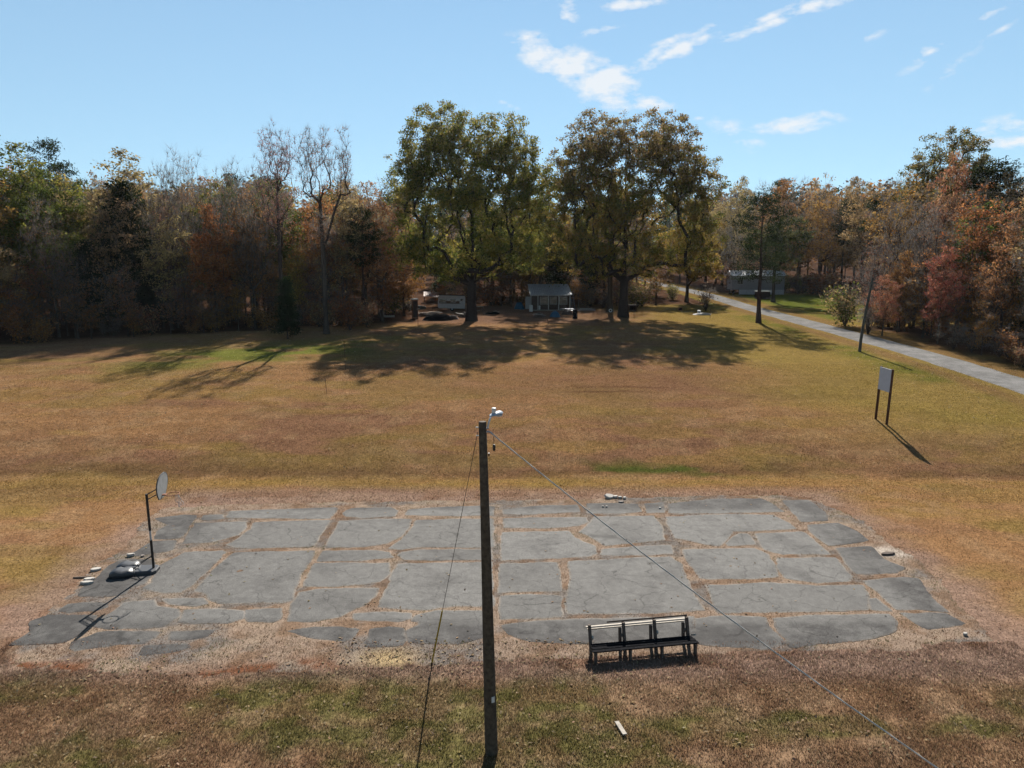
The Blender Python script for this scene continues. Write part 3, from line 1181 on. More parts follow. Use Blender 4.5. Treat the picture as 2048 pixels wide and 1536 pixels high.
def broadleaf(name, seed, H, lobes, n_pts, R, leaves=20, leaf=.2, spread=.55, cols=((.08, .09, .025),), twigs=4, twig_len=.9, twig_w=.012, fork=.32, lean=0.0,
              bark=BARK, twig_col=TWIG, top_cols=None, seg=1.1, pipe=.48, extra_leaf_nodes=False, shell=.45, steep=1.3):
    r = np.random.default_rng(seed)
    pts = lobes_pts(r, lobes, n_pts, shell)
    pts = pts[pts[:, 2] > H * .08]
    top = max(l[2] for l in lobes)
    m = 9
    t = np.linspace(0, 1, m)
    tx = np.cumsum(r.normal(0, .012 * H / m, m)) + lean * t * H
    ty = np.cumsum(r.normal(0, .012 * H / m, m))
    tx -= tx[0]
    ty -= ty[0]
    trunk = np.stack([tx, ty, t * min(top, H * .72)], 1)
    fk = max(1, int(fork * H / (min(top, H * .72)) * (m - 1)))
    pos, dirs, par, cnt, tips = grow(r, pts, trunk, min(fk, m - 2), seg=seg, steep=steep)
    rad = np.maximum(R * (cnt / cnt[0]) ** pipe, .011)
    rad *= 1 + .0 * pos[:, 2]
    i = np.arange(1, len(pos))
    r0 = np.minimum(rad[par[i]], rad[i] * 1.35)
    flare = 1 + .55 * np.exp(-pos[:, 2] / (R * 1.6))
    r0, r1 = r0 * flare[par[i]], rad[i] * flare[i]
    big = rad[i] > R * .16
    V, F = frusta(pos[par[i]][big], pos[i][big], r0[big], r1[big], 7)
    V2, F2 = frusta(pos[par[i]][~big], pos[i][~big], r0[~big], r1[~big], 3)
    nf = len(F) + len(F2)
    trunk_me = raw_mesh('trunk', np.concatenate([V, V2]), [F, F2 + len(V)], np.tile(bark, (nf, 1)) * r.uniform(.85, 1.15, (nf, 1)))
    trunk_me.materials.append(M_BARK)
    # crown
    vs, q4, q3, c4, c3 = [], [], [], [], []
    off = 0
    if twigs:
        nodes = np.concatenate([tips, np.nonzero(cnt <= 3)[0]])
        k = np.repeat(nodes, twigs)
        d = dirs[k] * .8 + r.normal(0, .55, (len(k), 3)) + np.array([0, 0, .35])
        d /= np.linalg.norm(d, axis=1)[:, None]
        v, f = slivers(r, pos[k], d, r.uniform(.4, 1.3, len(k)) * twig_len, twig_w)
        vs.append(v)
        q3.append(f + off)
        off += len(v)
        c3.append(np.tile(twig_col, (len(f), 1)) * r.uniform(.7, 1.3, (len(f), 1)))
    if leaves:
        src = tips if not extra_leaf_nodes else np.concatenate([tips, np.nonzero(cnt <= 2)[0][::2]])
        per = np.maximum(0, r.poisson(leaves * r.uniform(.25, 1.6, len(src)))).astype(int)
        k = np.repeat(src, per)
        clump = np.repeat(r.random(len(src)), per)
        g3 = r.normal(0, 1, (len(k), 3))
        g3 /= np.linalg.norm(g3, axis=1)[:, None]
        cen = pos[k] + g3 * (r.random((len(k), 1)) ** .6) * spread * 1.25 * np.array([1, 1, .7])
        v, f = leaf_cards(r, cen, leaf)
        ci = np.clip((clump * .75 + r.random(len(k)) * .35) * len(cols), 0, len(cols) - 1).astype(int)
        c = np.array(cols)[ci] * (1 + r.normal(0, .16, (len(k), 1)))
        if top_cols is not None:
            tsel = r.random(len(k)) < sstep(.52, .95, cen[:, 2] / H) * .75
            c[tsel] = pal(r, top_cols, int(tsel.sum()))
        vs.append(v)
        q4.append(f + off)
        off += len(v)
        c4.append(np.clip(c, .005, .8))
    faces = ([np.concatenate(q3)] if q3 else []) + ([np.concatenate(q4)] if q4 else [])
    cols_ = np.concatenate(c3 + c4)
    crown_me = raw_mesh('crown', np.concatenate(vs), faces, cols_)
    crown_me.materials.append(M_LEAF)
    return dict(trunk=trunk_me, crown=crown_me, H=H, top=_top(crown_me))


def conifer(name, seed, H, base, rmax, R, col, shape='pine', n_br=60, tuft=60, needle=.26, droop=.1, limb=True):
    r = np.random.default_rng(seed)
    m = 10
    t = np.linspace(0, 1, m)
    tp = np.stack([np.cumsum(r.normal(0, .006 * H, m)) * .5, np.cumsum(r.normal(0, .006 * H, m)) * .5, t * H], 1)
    tp[:, :2] -= tp[0, :2]
    tr = R * (1 - t * .93)
    tr[0] *= 1.35
    V, F = frusta(tp[:-1], tp[1:], tr[:-1], tr[1:], 7)
    zs = base * H + (H * .98 - base * H) * np.sort(r.random(n_br) ** .9)
    ang = np.arange(n_br) * 2.4 + r.normal(0, .3, n_br)
    f = (zs - base * H) / (H - base * H)
    if shape == 'pine':
        ln = rmax * (np.sin(np.clip(f * .9 + .14, 0, 1) * math.pi) ** .6) * r.uniform(.55, 1.1, n_br)
        up = .15 + .45 * f
    else:
        ln = rmax * (1 - f) ** .8 * r.uniform(.8, 1.1, n_br) + .3
        up = .25 + .2 * f
    p0 = np.stack([np.interp(zs, tp[:, 2], tp[:, 0]), np.interp(zs, tp[:, 2], tp[:, 1]), zs], 1)
    d = np.stack([np.cos(ang), np.sin(ang), up - droop], 1)
    p1 = p0 + d * ln[:, None]
    V2, F2 = frusta(p0, p1, R * .16 * (1 - f * .7), np.full(n_br, .015), 4)
    trunk_me = raw_mesh('trunk', np.concatenate([V, V2]), [F, F2 + len(V)], np.tile([.075, .055, .045], (len(F) + len(F2), 1)))
    trunk_me.materials.append(M_BARK)
    per = np.maximum(6, (tuft * ln / rmax * r.uniform(.6, 1.3, n_br))).astype(int)
    k = np.repeat(np.arange(n_br), per)
    tt = (r.random(len(k)) ** (.55 if shape == 'pine' else .8))
    clump = np.round(tt * 4) / 4 if shape == 'pine' else tt
    cen = p0[k] + d[k] * (ln[k] * (.25 + .78 * clump))[:, None]
    cen += r.normal(0, 1, (len(k), 3)) * (.22 * rmax ** .5 if shape == 'pine' else .16 * rmax) * np.array([1, 1, .55])
    v, q = leaf_cards(r, cen, needle, aspect=.3 if shape == 'pine' else .38)
    c = np.array(col) * r.uniform(.6, 1.45, (len(q), 1)) * (1 + r.normal(0, .06, (len(q), 3)))
    crown_me = raw_mesh('crown', v, [q], np.clip(c, .004, .5))
    crown_me.materials.append(M_LEAF)
    return dict(trunk=trunk_me, crown=crown_me, H=H, top=_top(crown_me))


def shrub(seed, H, W, cols, leaves=14, leaf=.09, stems=9, twig_col=TWIG, twigs=6):
    r = np.random.default_rng(seed)
    V, F, tipp, tipd, off = [], [], [], [], 0
    for s in range(stems):
        a = r.uniform(0, 6.28)
        b0 = np.array([math.cos(a), math.sin(a), 0]) * W * .006 * r.random()
        e = np.array([math.cos(a) * W * r.uniform(.15, .55), math.sin(a) * W * r.uniform(.15, .55), H * r.uniform(.6, 1)])
        pts = [b0 + (e - b0) * t + np.array([0, 0, .1 * H * math.sin(t * 3)]) + r.normal(0, .03 * H, 3) * (t > 0) for t in np.linspace(0, 1, 5)]
        pts = np.array(pts)
        rr = np.linspace(.022, .006, 5) * H ** .5
        v, f = frusta(pts[:-1], pts[1:], rr[:-1], rr[1:], 4)
        V.append(v)
        F.append(f + off)
        off += len(v)
        for q in (1, 2, 3, 4):
            for _ in range(3):
                d = (pts[q] - pts[q - 1]) / np.linalg.norm(pts[q] - pts[q - 1]) + r.normal(0, .7, 3)
                d /= np.linalg.norm(d)
                tipp.append(pts[q] + d * H * .1)
                tipd.append(d)
    tipp, tipd = np.array(tipp), np.array(tipd)
    F = np.concatenate(F)
    stem_me = raw_mesh('stem', np.concatenate(V), [F], np.tile(BARK, (len(F), 1)))
    stem_me.materials.append(M_BARK)
    k = np.repeat(np.arange(len(tipp)), twigs)
    d = tipd[k] + r.normal(0, .6, (len(k), 3))
    d /= np.linalg.norm(d, axis=1)[:, None]
    v1, f1 = slivers(r, tipp[k], d, r.uniform(.1, .3, len(k)) * H, .007)
    k2 = np.repeat(np.arange(len(tipp)), leaves)
    cen = tipp[k2] + r.normal(0, .11 * H, (len(k2), 3))
    cen[:, 2] = np.maximum(cen[:, 2], .05)
    v2, f2 = leaf_cards(r, cen, leaf)
    cc = np.concatenate([np.tile(twig_col, (len(f1), 1)), pal(r, cols, len(f2))])
    crown_me = raw_mesh('foliage', np.concatenate([v1, v2]), [f1, f2 + len(v1)], cc)
    crown_me.materials.append(M_LEAF)
    return dict(trunk=stem_me, crown=crown_me, H=H, top=H)


def plant(proto, x, y, H, name, label, cat, group=None, rz=0.0, w=1.0, lean=0.0, sink=.08, parts=('trunk', 'crown')):
    s = H / proto['top']
    root = empty(name, (x, y, float(terrain(x, y)) - sink), rz, label, cat, group, tilt=(0, lean))
    root.scale = (s * w, s * w, s)
    for k, nm in (('trunk', parts[0]), ('crown', parts[1])):
        o = bpy.data.objects.new(nm, proto[k])
        COL.objects.link(o)
        o.parent = root
    return root


OLIVE = [(.075, .095, .022), (.12, .135, .03), (.19, .185, .04), (.26, .215, .045), (.29, .21, .055)]
TOPBR = [(.24, .185, .075), (.19, .155, .06), (.28, .205, .10)]
RUST = [(.20, .095, .05), (.28, .125, .055), (.34, .17, .07), (.24, .14, .08)]
ORANGE = [(.32, .13, .035), (.27, .15, .05), (.36, .19, .06), (.2, .1, .04)]
REDS = [(.34, .11, .07), (.30, .10, .07), (.38, .18, .10), (.26, .11, .07)]
TANS = [(.34, .235, .12), (.28, .205, .10), (.40, .28, .12), (.22, .16, .08)]
YEL = [(.34, .23, .04), (.28, .21, .05), (.20, .17, .04), (.36, .27, .07)]
GRN = [(.06, .085, .02), (.10, .125, .028), (.16, .165, .035)]


def simple_lobes(r, H, w, base=.35, n=5, squash=1.0):
    L_ = []
    for i in range(n):
        f = base + (.92 - base) * (i + .5) / n
        rad = w * (math.sin(min(1, (f - base) / (1 - base) * .85 + .22) * math.pi) ** .7)
        a = r.uniform(0, 6.28)
        L_.append((math.cos(a) * w * .25, math.sin(a) * w * .25, f * H, rad, rad, H * (.92 - base) / n * 1.15 * squash))
    return L_


rr_ = np.random.default_rng(5)
PROTO = {}
for i in range(4):
    PROTO['bare', i] = broadleaf('bare', 100 + i, 19, simple_lobes(rr_, 19, 3.0 + .4 * i, .30), 420, .16, leaves=3 if i % 2 else 0, leaf=.09, cols=[(.28, .16, .08), (.22, .11, .07)], twigs=5, twig_len=1.1, twig_w=.012, spread=.6, pipe=.52, steep=2.4)
for i, (nm, cols, lv) in enumerate((('rust', RUST, 12), ('rust', RUST, 20), ('orange', ORANGE, 18), ('orange', ORANGE, 26), ('tan', TANS, 15), ('tan', TANS, 22),
                                    ('olive', OLIVE, 26), ('olive', GRN, 30), ('red', REDS, 20), ('yellow', YEL, 20))):
    PROTO[nm, i % 2] = broadleaf(nm, 200 + i, 17, simple_lobes(rr_, 17, 3.4 + .4 * (i % 3), .28), 260, .17, leaves=lv * 1.7, leaf=.115, spread=.6, cols=cols, twigs=5, twig_len=.9, twig_w=.011, pipe=.54, steep=1.7)
for i in range(2):
    PROTO['pine', i] = conifer('pine', 300 + i, 22, .5, 3.4, .24, (.022, .033, .014), 'pine', 64, 170, .19)
    PROTO['cedar', i] = conifer('cedar', 310 + i, 11, .06, 2.3, .14, (.018, .028, .011), 'cedar', 150, 110, .17)
for i in range(2):
    PROTO['sapling', i] = broadleaf('sapling', 330 + i, 7, simple_lobes(rr_, 7, 1.5, .25), 80, .06, leaves=8 + 12 * i, leaf=.085, spread=.4, cols=ORANGE if i else RUST, twigs=7, twig_len=.8, twig_w=.011, seg=.7)
PROTO['shrub', 0] = shrub(340, 2.4, 2.6, TANS + RUST, 9)
PROTO['shrub', 1] = shrub(341, 2.2, 2.8, RUST + ORANGE, 12)
PROTO['shrub', 2] = shrub(342, 2.4, 2.4, GRN + TANS, 14)
PROTO['shrub', 3] = shrub(343, 2.4, 2.6, [(.16, .12, .08)], 2, twigs=12)

# --- the two great oaks over the yard
oak_a = broadleaf('oak', 11, 28.5, [(-3.6, 0, 23.6, 5.6, 6, 5.2), (4.2, 0, 22.6, 5.4, 5.5, 5.0), (-7.2, 0, 18.5, 4.6, 5.5, 5.6), (7.4, 0, 17.5, 4.2, 5, 5.4), (0, -1, 16.5, 6.5, 6.5, 5.5), (-7.2, 0, 10.5, 4.6, 5.5, 4.6),
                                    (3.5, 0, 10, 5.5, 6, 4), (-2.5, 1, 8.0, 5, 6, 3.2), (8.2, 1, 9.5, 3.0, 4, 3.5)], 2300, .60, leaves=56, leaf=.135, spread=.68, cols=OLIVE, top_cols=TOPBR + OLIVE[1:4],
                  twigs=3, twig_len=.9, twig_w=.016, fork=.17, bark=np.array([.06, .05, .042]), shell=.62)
oak_b = broadleaf('oak', 17, 28.0, [(-3.5, 0, 22.6, 5.8, 6.5, 5.4), (4.4, 0, 22.8, 5.8, 6.5, 5.2), (-7.6, 0, 18, 4.6, 5.5, 5.6), (8.6, 0, 18.2, 4.8, 5.5, 5.6), (0, -1, 15.5, 6.5, 6.5, 5), (10.0, 0, 11.5, 3.6, 5, 5), (-7.5, 0, 11, 4, 5, 4.6),
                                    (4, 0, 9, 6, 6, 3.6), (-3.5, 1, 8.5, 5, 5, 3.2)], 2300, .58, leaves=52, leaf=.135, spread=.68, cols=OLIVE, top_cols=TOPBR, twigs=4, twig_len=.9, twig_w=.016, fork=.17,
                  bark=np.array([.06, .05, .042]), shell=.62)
p = P(943, 641)
plant(oak_a, p[0], p[1], zat(209, p[1]) - p[2], 'oak_tree', 'large olive green oak in front of the white camper, left of the pair', 'tree', 'two big yard oaks', w=1.0)
p = P(1246, 634)
plant(oak_b, p[0], p[1], zat(223, p[1]) - p[2], 'oak_tree', 'large browning oak right of the metal roofed shed, right of the pair', 'tree', 'two big yard oaks', w=1.0)
# second stem standing just behind the right oak
stem2 = broadleaf('oak', 19, 22, [(0, 0, 16, 4.5, 4.5, 4.5), (-2, 0, 11, 4, 4, 3.5)], 300, .36, leaves=44, leaf=.13, spread=.6, cols=OLIVE, twigs=3, fork=.25)
p = P(1219, 624)
plant(stem2, p[0], p[1], 21.5, 'oak_tree', 'slimmer oak stem with a white ring close left of the right big oak', 'tree')
yel = broadleaf('yellow oak', 23, 13, [(0, 0, 7.5, 4.2, 4.2, 3.6), (2, 0, 5, 3.4, 3.5, 2.4), (-2, 0, 9.5, 3, 3, 2.4)], 340, .24, leaves=60, leaf=.12, spread=.5, cols=[(.14, .13, .03), (.22, .18, .035), (.32, .23, .045), (.36, .25, .06)], twigs=2, fork=.16)
p = P(1378, 606)
plant(yel, p[0], p[1] + 2, zat(440, p[1] + 2) - p[2], 'maple_tree', 'golden leaved low tree beside the lane right of the big oaks', 'tree', w=1.0)
gy = broadleaf('mid tree', 27, 18, [(0, 0, 12.5, 3.6, 4, 4.4), (1, 0, 8, 3.6, 4, 3.4)], 300, .22, leaves=50, leaf=.13, spread=.55, cols=[(.12, .13, .03), (.18, .17, .04), (.25, .2, .05), (.10, .11, .03)], twigs=3, fork=.25)
p = P(1085, 610)
plant(gy, p[0] - .5, 121, zat(372, 121) - float(terrain(p[0], 121)), 'yellowing_tree', 'yellow green tree behind the shed in the gap between both big oaks', 'tree', w=1.1)

# --- the pine by the lane, its forked neighbour and a bare one left of the mobile home
lane_pine = conifer('pine', 41, 19, .30, 4.4, .30, (.020, .031, .013), 'pine', 76, 150, .18, droop=.2)
p = P(1517, 646)
plant(lane_pine, p[0], p[1], zat(379, p[1]) - p[2], 'pine_tree', 'tall dark pine with bare lower trunk standing on the near side of the lane', 'tree', rz=1.0, w=1.12)
forked = broadleaf('forked', 43, 13, [(-1.5, 0, 9, 2.4, 2.4, 2.6), (1.8, 0, 9.5, 2.4, 2.4, 2.6), (0, 0, 6.5, 3, 3, 1.6)], 220, .20, leaves=34, leaf=.12, spread=.5, cols=[(.035, .05, .018), (.06, .065, .02), (.1, .09, .03)], twigs=5, fork=.3, bark=np.array([.05, .045, .042]))
p = P(1546, 604)
plant(forked, p[0], p[1], zat(430, p[1]) - p[2], 'forked_tree', 'dark forked tree in front of the grey mobile home across the lane', 'tree', w=1.15)
p = P(1459, 588)
plant(PROTO['bare', 2], p[0], p[1], zat(420, p[1]) - p[2], 'bare_tree', 'thin bare tree at the left corner of the mobile home', 'tree', rz=2)

# --- trees that stand out against the sky or the wood edge
tall_a = broadleaf('tall bare', 51, 26, [(-.6, 0, 21.5, 1.7, 1.7, 4.2), (1.4, 0, 21, 1.4, 1.4, 3.8), (0, 0, 15.5, 2.2, 2.2, 4), (-2.0, 0, 18, 1.2, 1.2, 3.0)], 520, .26, leaves=8, leaf=.075, spread=.5, cols=[(.34, .20, .15), (.28, .14, .10)], twigs=6, twig_len=.9, twig_w=.010, fork=.30, pipe=.60, steep=2.6)
tall_b = broadleaf('tall bare fork', 53, 26, [(2.8, 0, 20.8, 1.2, 1.2, 4.8), (-1.5, 0, 21.0, 1.3, 1.2, 4.6), (.6, 0, 21.5, 1.1, 1.1, 4.0), (0, 0, 13, 1.5, 1.5, 2.2)], 480, .30, leaves=5, leaf=.075, spread=.45, cols=[(.34, .19, .12), (.28, .14, .09)], twigs=7, twig_len=.9, twig_w=.010, fork=.45, pipe=.60, steep=2.6)


round_oak = broadleaf('round oak', 57, 25, [(0, 0, 20, 5.2, 5, 4.4), (-3.4, 0, 16.5, 4, 4, 4), (3.6, 0, 16.5, 4, 4, 4), (0, 0, 12, 5, 5, 4)], 620, .40, leaves=46, leaf=.125, spread=.6, cols=[(.07, .085, .025), (.11, .115, .03), (.17, .145, .04), (.22, .16, .05)], twigs=3, fork=.3)


def stand(proto, px, py, top, label, name, cat='tree', rz=0.0, w=1.0, dy=0.0, group=None, lean=0.0):
    q = P(px, py)
    y = q[1] + dy
    x = xat(px, top * .6 + py * .4, y)
    z = float(terrain(x, y))
    return plant(proto, x, y, zat(top, y) - z, name, label, cat, group, rz, w, lean)


stand(tall_b, 643, 668, 243, 'tall bare forked tree rising highest at the left wood edge', 'bare_tree', rz=0, w=1.0)
stand(tall_a, 556, 664, 240, 'tall bare tree with few pink leaves just left of the forked one', 'bare_tree', dy=4)
stand(PROTO['bare', 0], 340, 668, 285, 'slender bare tree poking above the left woods, leftmost of three', 'bare_tree', dy=6, w=.8)
stand(PROTO['bare', 1], 372, 668, 300, 'slender bare tree poking above the left woods, middle of three', 'bare_tree', dy=8, rz=2, w=.7)
stand(PROTO['bare', 2], 412, 668, 296, 'slender bare tree poking above the left woods, rightmost of three', 'bare_tree', dy=10, rz=4, w=.8)
for k_, (px, top, pr, lab) in enumerate(((312, 318, 3, 'thin bare tree left of the three slender ones'), (445, 318, 1, 'thin bare tree between the slender trio and the tall pinkish one'), (482, 306, 0, 'thin bare tree next left of the tall pinkish one'), (520, 300, 2, 'thin bare tree touching the left side of the tall pinkish one'), (690, 330, 0, 'thin bare tree right of the tall forked one'))):
    stand(PROTO['bare', pr], px, 668, top, lab, 'bare_tree', dy=6 + 2 * k_, rz=k_ * 1.1, w=.7)
stand(PROTO['olive', 1], 18, 676, 268, 'yellow green leafy tree at the far left edge of the woods', 'leafy_tree', dy=8, w=1.35)
stand(PROTO['olive', 0], 88, 674, 310, 'lower yellow green tree beside the one at the far left edge', 'leafy_tree', dy=8, rz=1, w=1.35)
stand(PROTO['pine', 0], 112, 670, 278, 'dark pine top showing above the yellow green trees on the left', 'pine_tree', dy=22, w=.95)
stand(PROTO['tan', 1], 232, 670, 302, 'tan leaved tree with a wide pale top in the left woods', 'leafy_tree', dy=10, w=1.25)
stand(PROTO['cedar', 0], 250, 668, 362, 'broad dark green cedar in the middle of the left woods', 'cedar_tree', dy=5, w=1.15)
stand(PROTO['cedar', 1], 175, 672, 480, 'small black green cedar low at the left wood edge', 'cedar_tree', dy=2, w=.9)
stand(PROTO['orange', 1], 425, 668, 408, 'orange brown leaved tree below the slender bare trees on the left', 'leafy_tree', dy=3, w=.95)
stand(PROTO['yellow', 1], 595, 668, 480, 'small bright yellow tree between the two tall bare trunks', 'leafy_tree', dy=8, w=.8)
stand(PROTO['cedar', 1], 572, 678, 552, 'small yellowish green juniper at the wood edge under the bare trees', 'cedar_tree', w=.95, rz=1)
stand(PROTO['bare', 3], 755, 640, 352, 'grey bare tree with many twigs left of the big left oak', 'bare_tree', dy=4, w=1.3)
stand(PROTO['bare', 0], 728, 645, 372, 'smaller grey bare tree next to the twiggy one left of the oak', 'bare_tree', dy=7, w=1.3, rz=3)
stand(round_oak, 1890, 690, 256, 'big round green oak crown rising above the right woods', 'leafy_tree', dy=30, w=1.0, rz=2)
stand(PROTO['red', 0], 1893, 690, 302, 'salmon red topped tree in front of the round oak on the right', 'leafy_tree', dy=18, w=.62)
stand(PROTO['orange', 0], 1820, 680, 340, 'orange tree just left of the round oak on the right', 'leafy_tree', dy=22, w=1.1)
stand(PROTO['pine', 1], 1990, 700, 318, 'dark green pine right of the round oak', 'pine_tree', dy=22, w=1.35)
stand(PROTO['red', 0], 1770, 672, 548, 'small salmon pink leaved tree at the lane side of the right woods', 'leafy_tree', w=1.15, rz=1)
stand(PROTO['red', 0], 1885, 700, 490, 'dark red leaved small tree in the right woods', 'leafy_tree', w=.8, rz=4, dy=4)
stand(PROTO['orange', 1], 1805, 680, 500, 'amber leaved tree over the salmon pink one by the lane', 'leafy_tree', dy=7, w=.9)
stand(PROTO['rust', 0], 2015, 715, 410, 'tall rust brown tree at the right edge of the picture', 'leafy_tree', dy=4, w=.9)
stand(PROTO['yellow', 1], 1600, 588, 555, 'tiny yellow orange tree right of the mobile home', 'leafy_tree', w=.8)
stand(PROTO['bare', 1], 1745, 662, 470, 'grey bare tree behind the leaning lane side pole', 'bare_tree', dy=3, w=1.3)
for k_, (px, py, h, pr, lab) in enumerate(((1412, 622, 3.6, 3, 'leafless bush with white junk at its foot near the lane'), (1690, 652, 4.6, 2, 'pale green bush at the corner of the right woods'), (1735, 668, 4.2, 3, 'grey leafless bush beside the lane side pole'),
                                           (700, 660, 3.4, 1, 'rust coloured bush at the yard end of the left woods'), (735, 655, 3.0, 0, 'tan bush next to the yard, right of the rust one'), (1345, 600, 2.6, 2, 'low green bush under the golden tree'))):
    q = P(px, py)
    plant(PROTO['shrub', pr], q[0], q[1], h, 'bush', lab, 'bush', rz=k_ * 1.3, w=1.0, parts=('stem', 'foliage'))

# --- the woods
SKX = [-400, 0, 60, 150, 230, 300, 400, 500, 600, 700, 760, 800, 1000, 1100, 1200, 1420, 1500, 1600, 1700, 1780, 1850, 1950, 2048, 2500]
SKY = [310, 310, 325, 345, 335, 348, 345, 335, 345, 356, 352, 360, 380, 420, 380, 340, 334, 334, 338, 346, 330, 335, 340, 350]
taken = [np.array([o.location.x, o.location.y]) for o in COL.objects if o.type == 'EMPTY' and o.get('category') == 'tree']
KIND = {
    'bare': ('bare_tree', 'grey bare tree', 4), 'rust': ('leafy_tree', 'rust brown tree', 2), 'orange': ('leafy_tree', 'orange tree', 2), 'tan': ('leafy_tree', 'tan tree', 2),
    'olive': ('leafy_tree', 'olive green tree', 2), 'red': ('leafy_tree', 'reddish tree', 1), 'pine': ('pine_tree', 'dark green pine', 2), 'cedar': ('cedar_tree', 'dark green cedar', 2), 'sapling': ('sapling', 'thin young tree', 2),
}
ZS = {'in the woods along the left': 'in left woods', 'in the woods along the right of the lane': 'in right woods', 'behind the yard and the shed': 'behind the yard', 'in the woods behind the mobile home': 'in far woods', 'on the far rise behind the left woods': 'on far rise'}
ZONES = [
    ('in the woods along the left', 105, [(-75, 68), (-53, 78), (-34, 87.5), (-14, 98), (-14, 122), (-80, 118)], dict(bare=.36, rust=.20, olive=.10, tan=.13, orange=.10, pine=.05, cedar=.06), 2.3),
    ('in the woods along the right of the lane', 95, [(45.5, 42), (70, 42), (90, 80), (100, 140), (64, 140), (62, 96), (46, 93)], dict(bare=.50, rust=.13, olive=.07, tan=.12, orange=.09, red=.02, pine=.03, cedar=.04), 2.4),
    ('behind the yard and the shed', 42, [(-14, 122), (25, 122), (28, 150), (-14, 150)], dict(bare=.3, rust=.18, olive=.14, tan=.12, orange=.14, pine=.04, cedar=.08), 2.8),
    ('in the woods behind the mobile home', 70, [(43, 152), (64, 142), (105, 142), (125, 215), (43, 215)], dict(bare=.38, rust=.16, orange=.24, tan=.12, red=.03, pine=.05, olive=.02), 3.0),
    ('on the far rise behind the left woods', 40, [(-110, 122), (-14, 124), (-14, 165), (-130, 165)], dict(bare=.26, rust=.25, orange=.1, pine=.24, olive=.05, tan=.1), 3.5),
]
rw = np.random.default_rng(99)
MARKS = [(18, 'the far left leafy tree'), (112, 'the left dark pine'), (175, 'the small black cedar'), (232, 'the pale topped tree'), (262, 'the broad dark cedar'), (340, 'the first slender tree'),
         (372, 'the second slender tree'), (412, 'the third slender tree'), (430, 'the orange brown tree'), (556, 'the tall pinkish tree'), (595, 'the small yellow tree'), (640, 'the tall forked tree'), (700, 'the rust bush'), (755, 'the twiggy grey tree'),
         (830, 'the upright cabinet'), (903, 'the camper'), (943, 'the left oak'), (1010, 'the black scrap heap'), (1100, 'the shed'), (1172, 'the pale rubble'), (1246, 'the right oak'), (1378, 'the golden tree'), (1412, 'the leafless bush'),
         (1459, 'the mobile home'), (1517, 'the lane side pine'), (1546, 'the forked dark tree'), (1600, 'the tiny yellow tree'), (1690, 'the pale green bush'), (1722, 'the leaning pole'), (1770, 'the pink tree'), (1820, 'the amber tree'), (1885, 'the dark red tree'), (1893, 'the round oak'), (1990, 'the right dark pine'), (2030, 'the right edge tree')]


def which(px, lab, zone, y, H):
    k = min(range(len(MARKS)), key=lambda i: abs(MARKS[i][0] - px))
    mx, ph = MARKS[k]
    side = 'just left of' if px < mx - 9 else 'just right of' if px > mx + 9 else 'in line with'
    size = 'low' if H < 9 else 'tall' if H > 19 else ''
    return ' '.join((size + ' ' + lab + ' ' + side + ' ' + ph).split())


for zname, n, poly, mixk, mind in ZONES:
    ks, ps = list(mixk), np.array(list(mixk.values()))
    lo, hi = np.min(poly, 0), np.max(poly, 0)
    got, tries = 0, 0
    while got < n and tries < 6000:
        tries += 1
        x, y = rw.uniform(lo[0], hi[0]), rw.uniform(lo[1], hi[1])
        if not in_poly(np.array([x]), np.array([y]), poly)[0]:
            continue
        if abs(x) > y * .78 + 4:
            continue
        if min((np.hypot(*(t - (x, y))) for t in taken), default=9) < mind:
            continue
        k = ks[rw.choice(len(ks), p=ps / ps.sum())]
        z = float(terrain(x, y))
        dd = math.hypot(y, CAM_H - z)
        px = 1024 + FPX * x / (y * math.cos(PITCH))
        top = np.interp(px, SKX, SKY) + abs(rw.normal(0, 1)) * 42 + 4
        H = float(np.clip(zat(top, y) - z, 6, 27))
        if k == 'cedar':
            H = min(H, rw.uniform(6, 13))
        elif k in ('orange', 'red', 'yellow', 'rust') and rw.random() < .3:
            H = min(H, rw.uniform(6, 12))
        taken.append(np.array([x, y]))
        nm, lab, nv = KIND[k]
        pr = PROTO[k, int(rw.integers(nv)) if k != 'red' else 0]
        plant(pr, x, y, H, nm, which(px, lab, ZS[zname], y, H), 'tree', zname.replace('in the ', 'trees of the ').replace('behind', 'trees behind') if zname.startswith('in') else 'trees ' + zname, float(rw.uniform(0, 6.28)), float(rw.uniform(.85, 1.2)) * (1.25 if H < 12 and k != 'cedar' else 1))
        got += 1
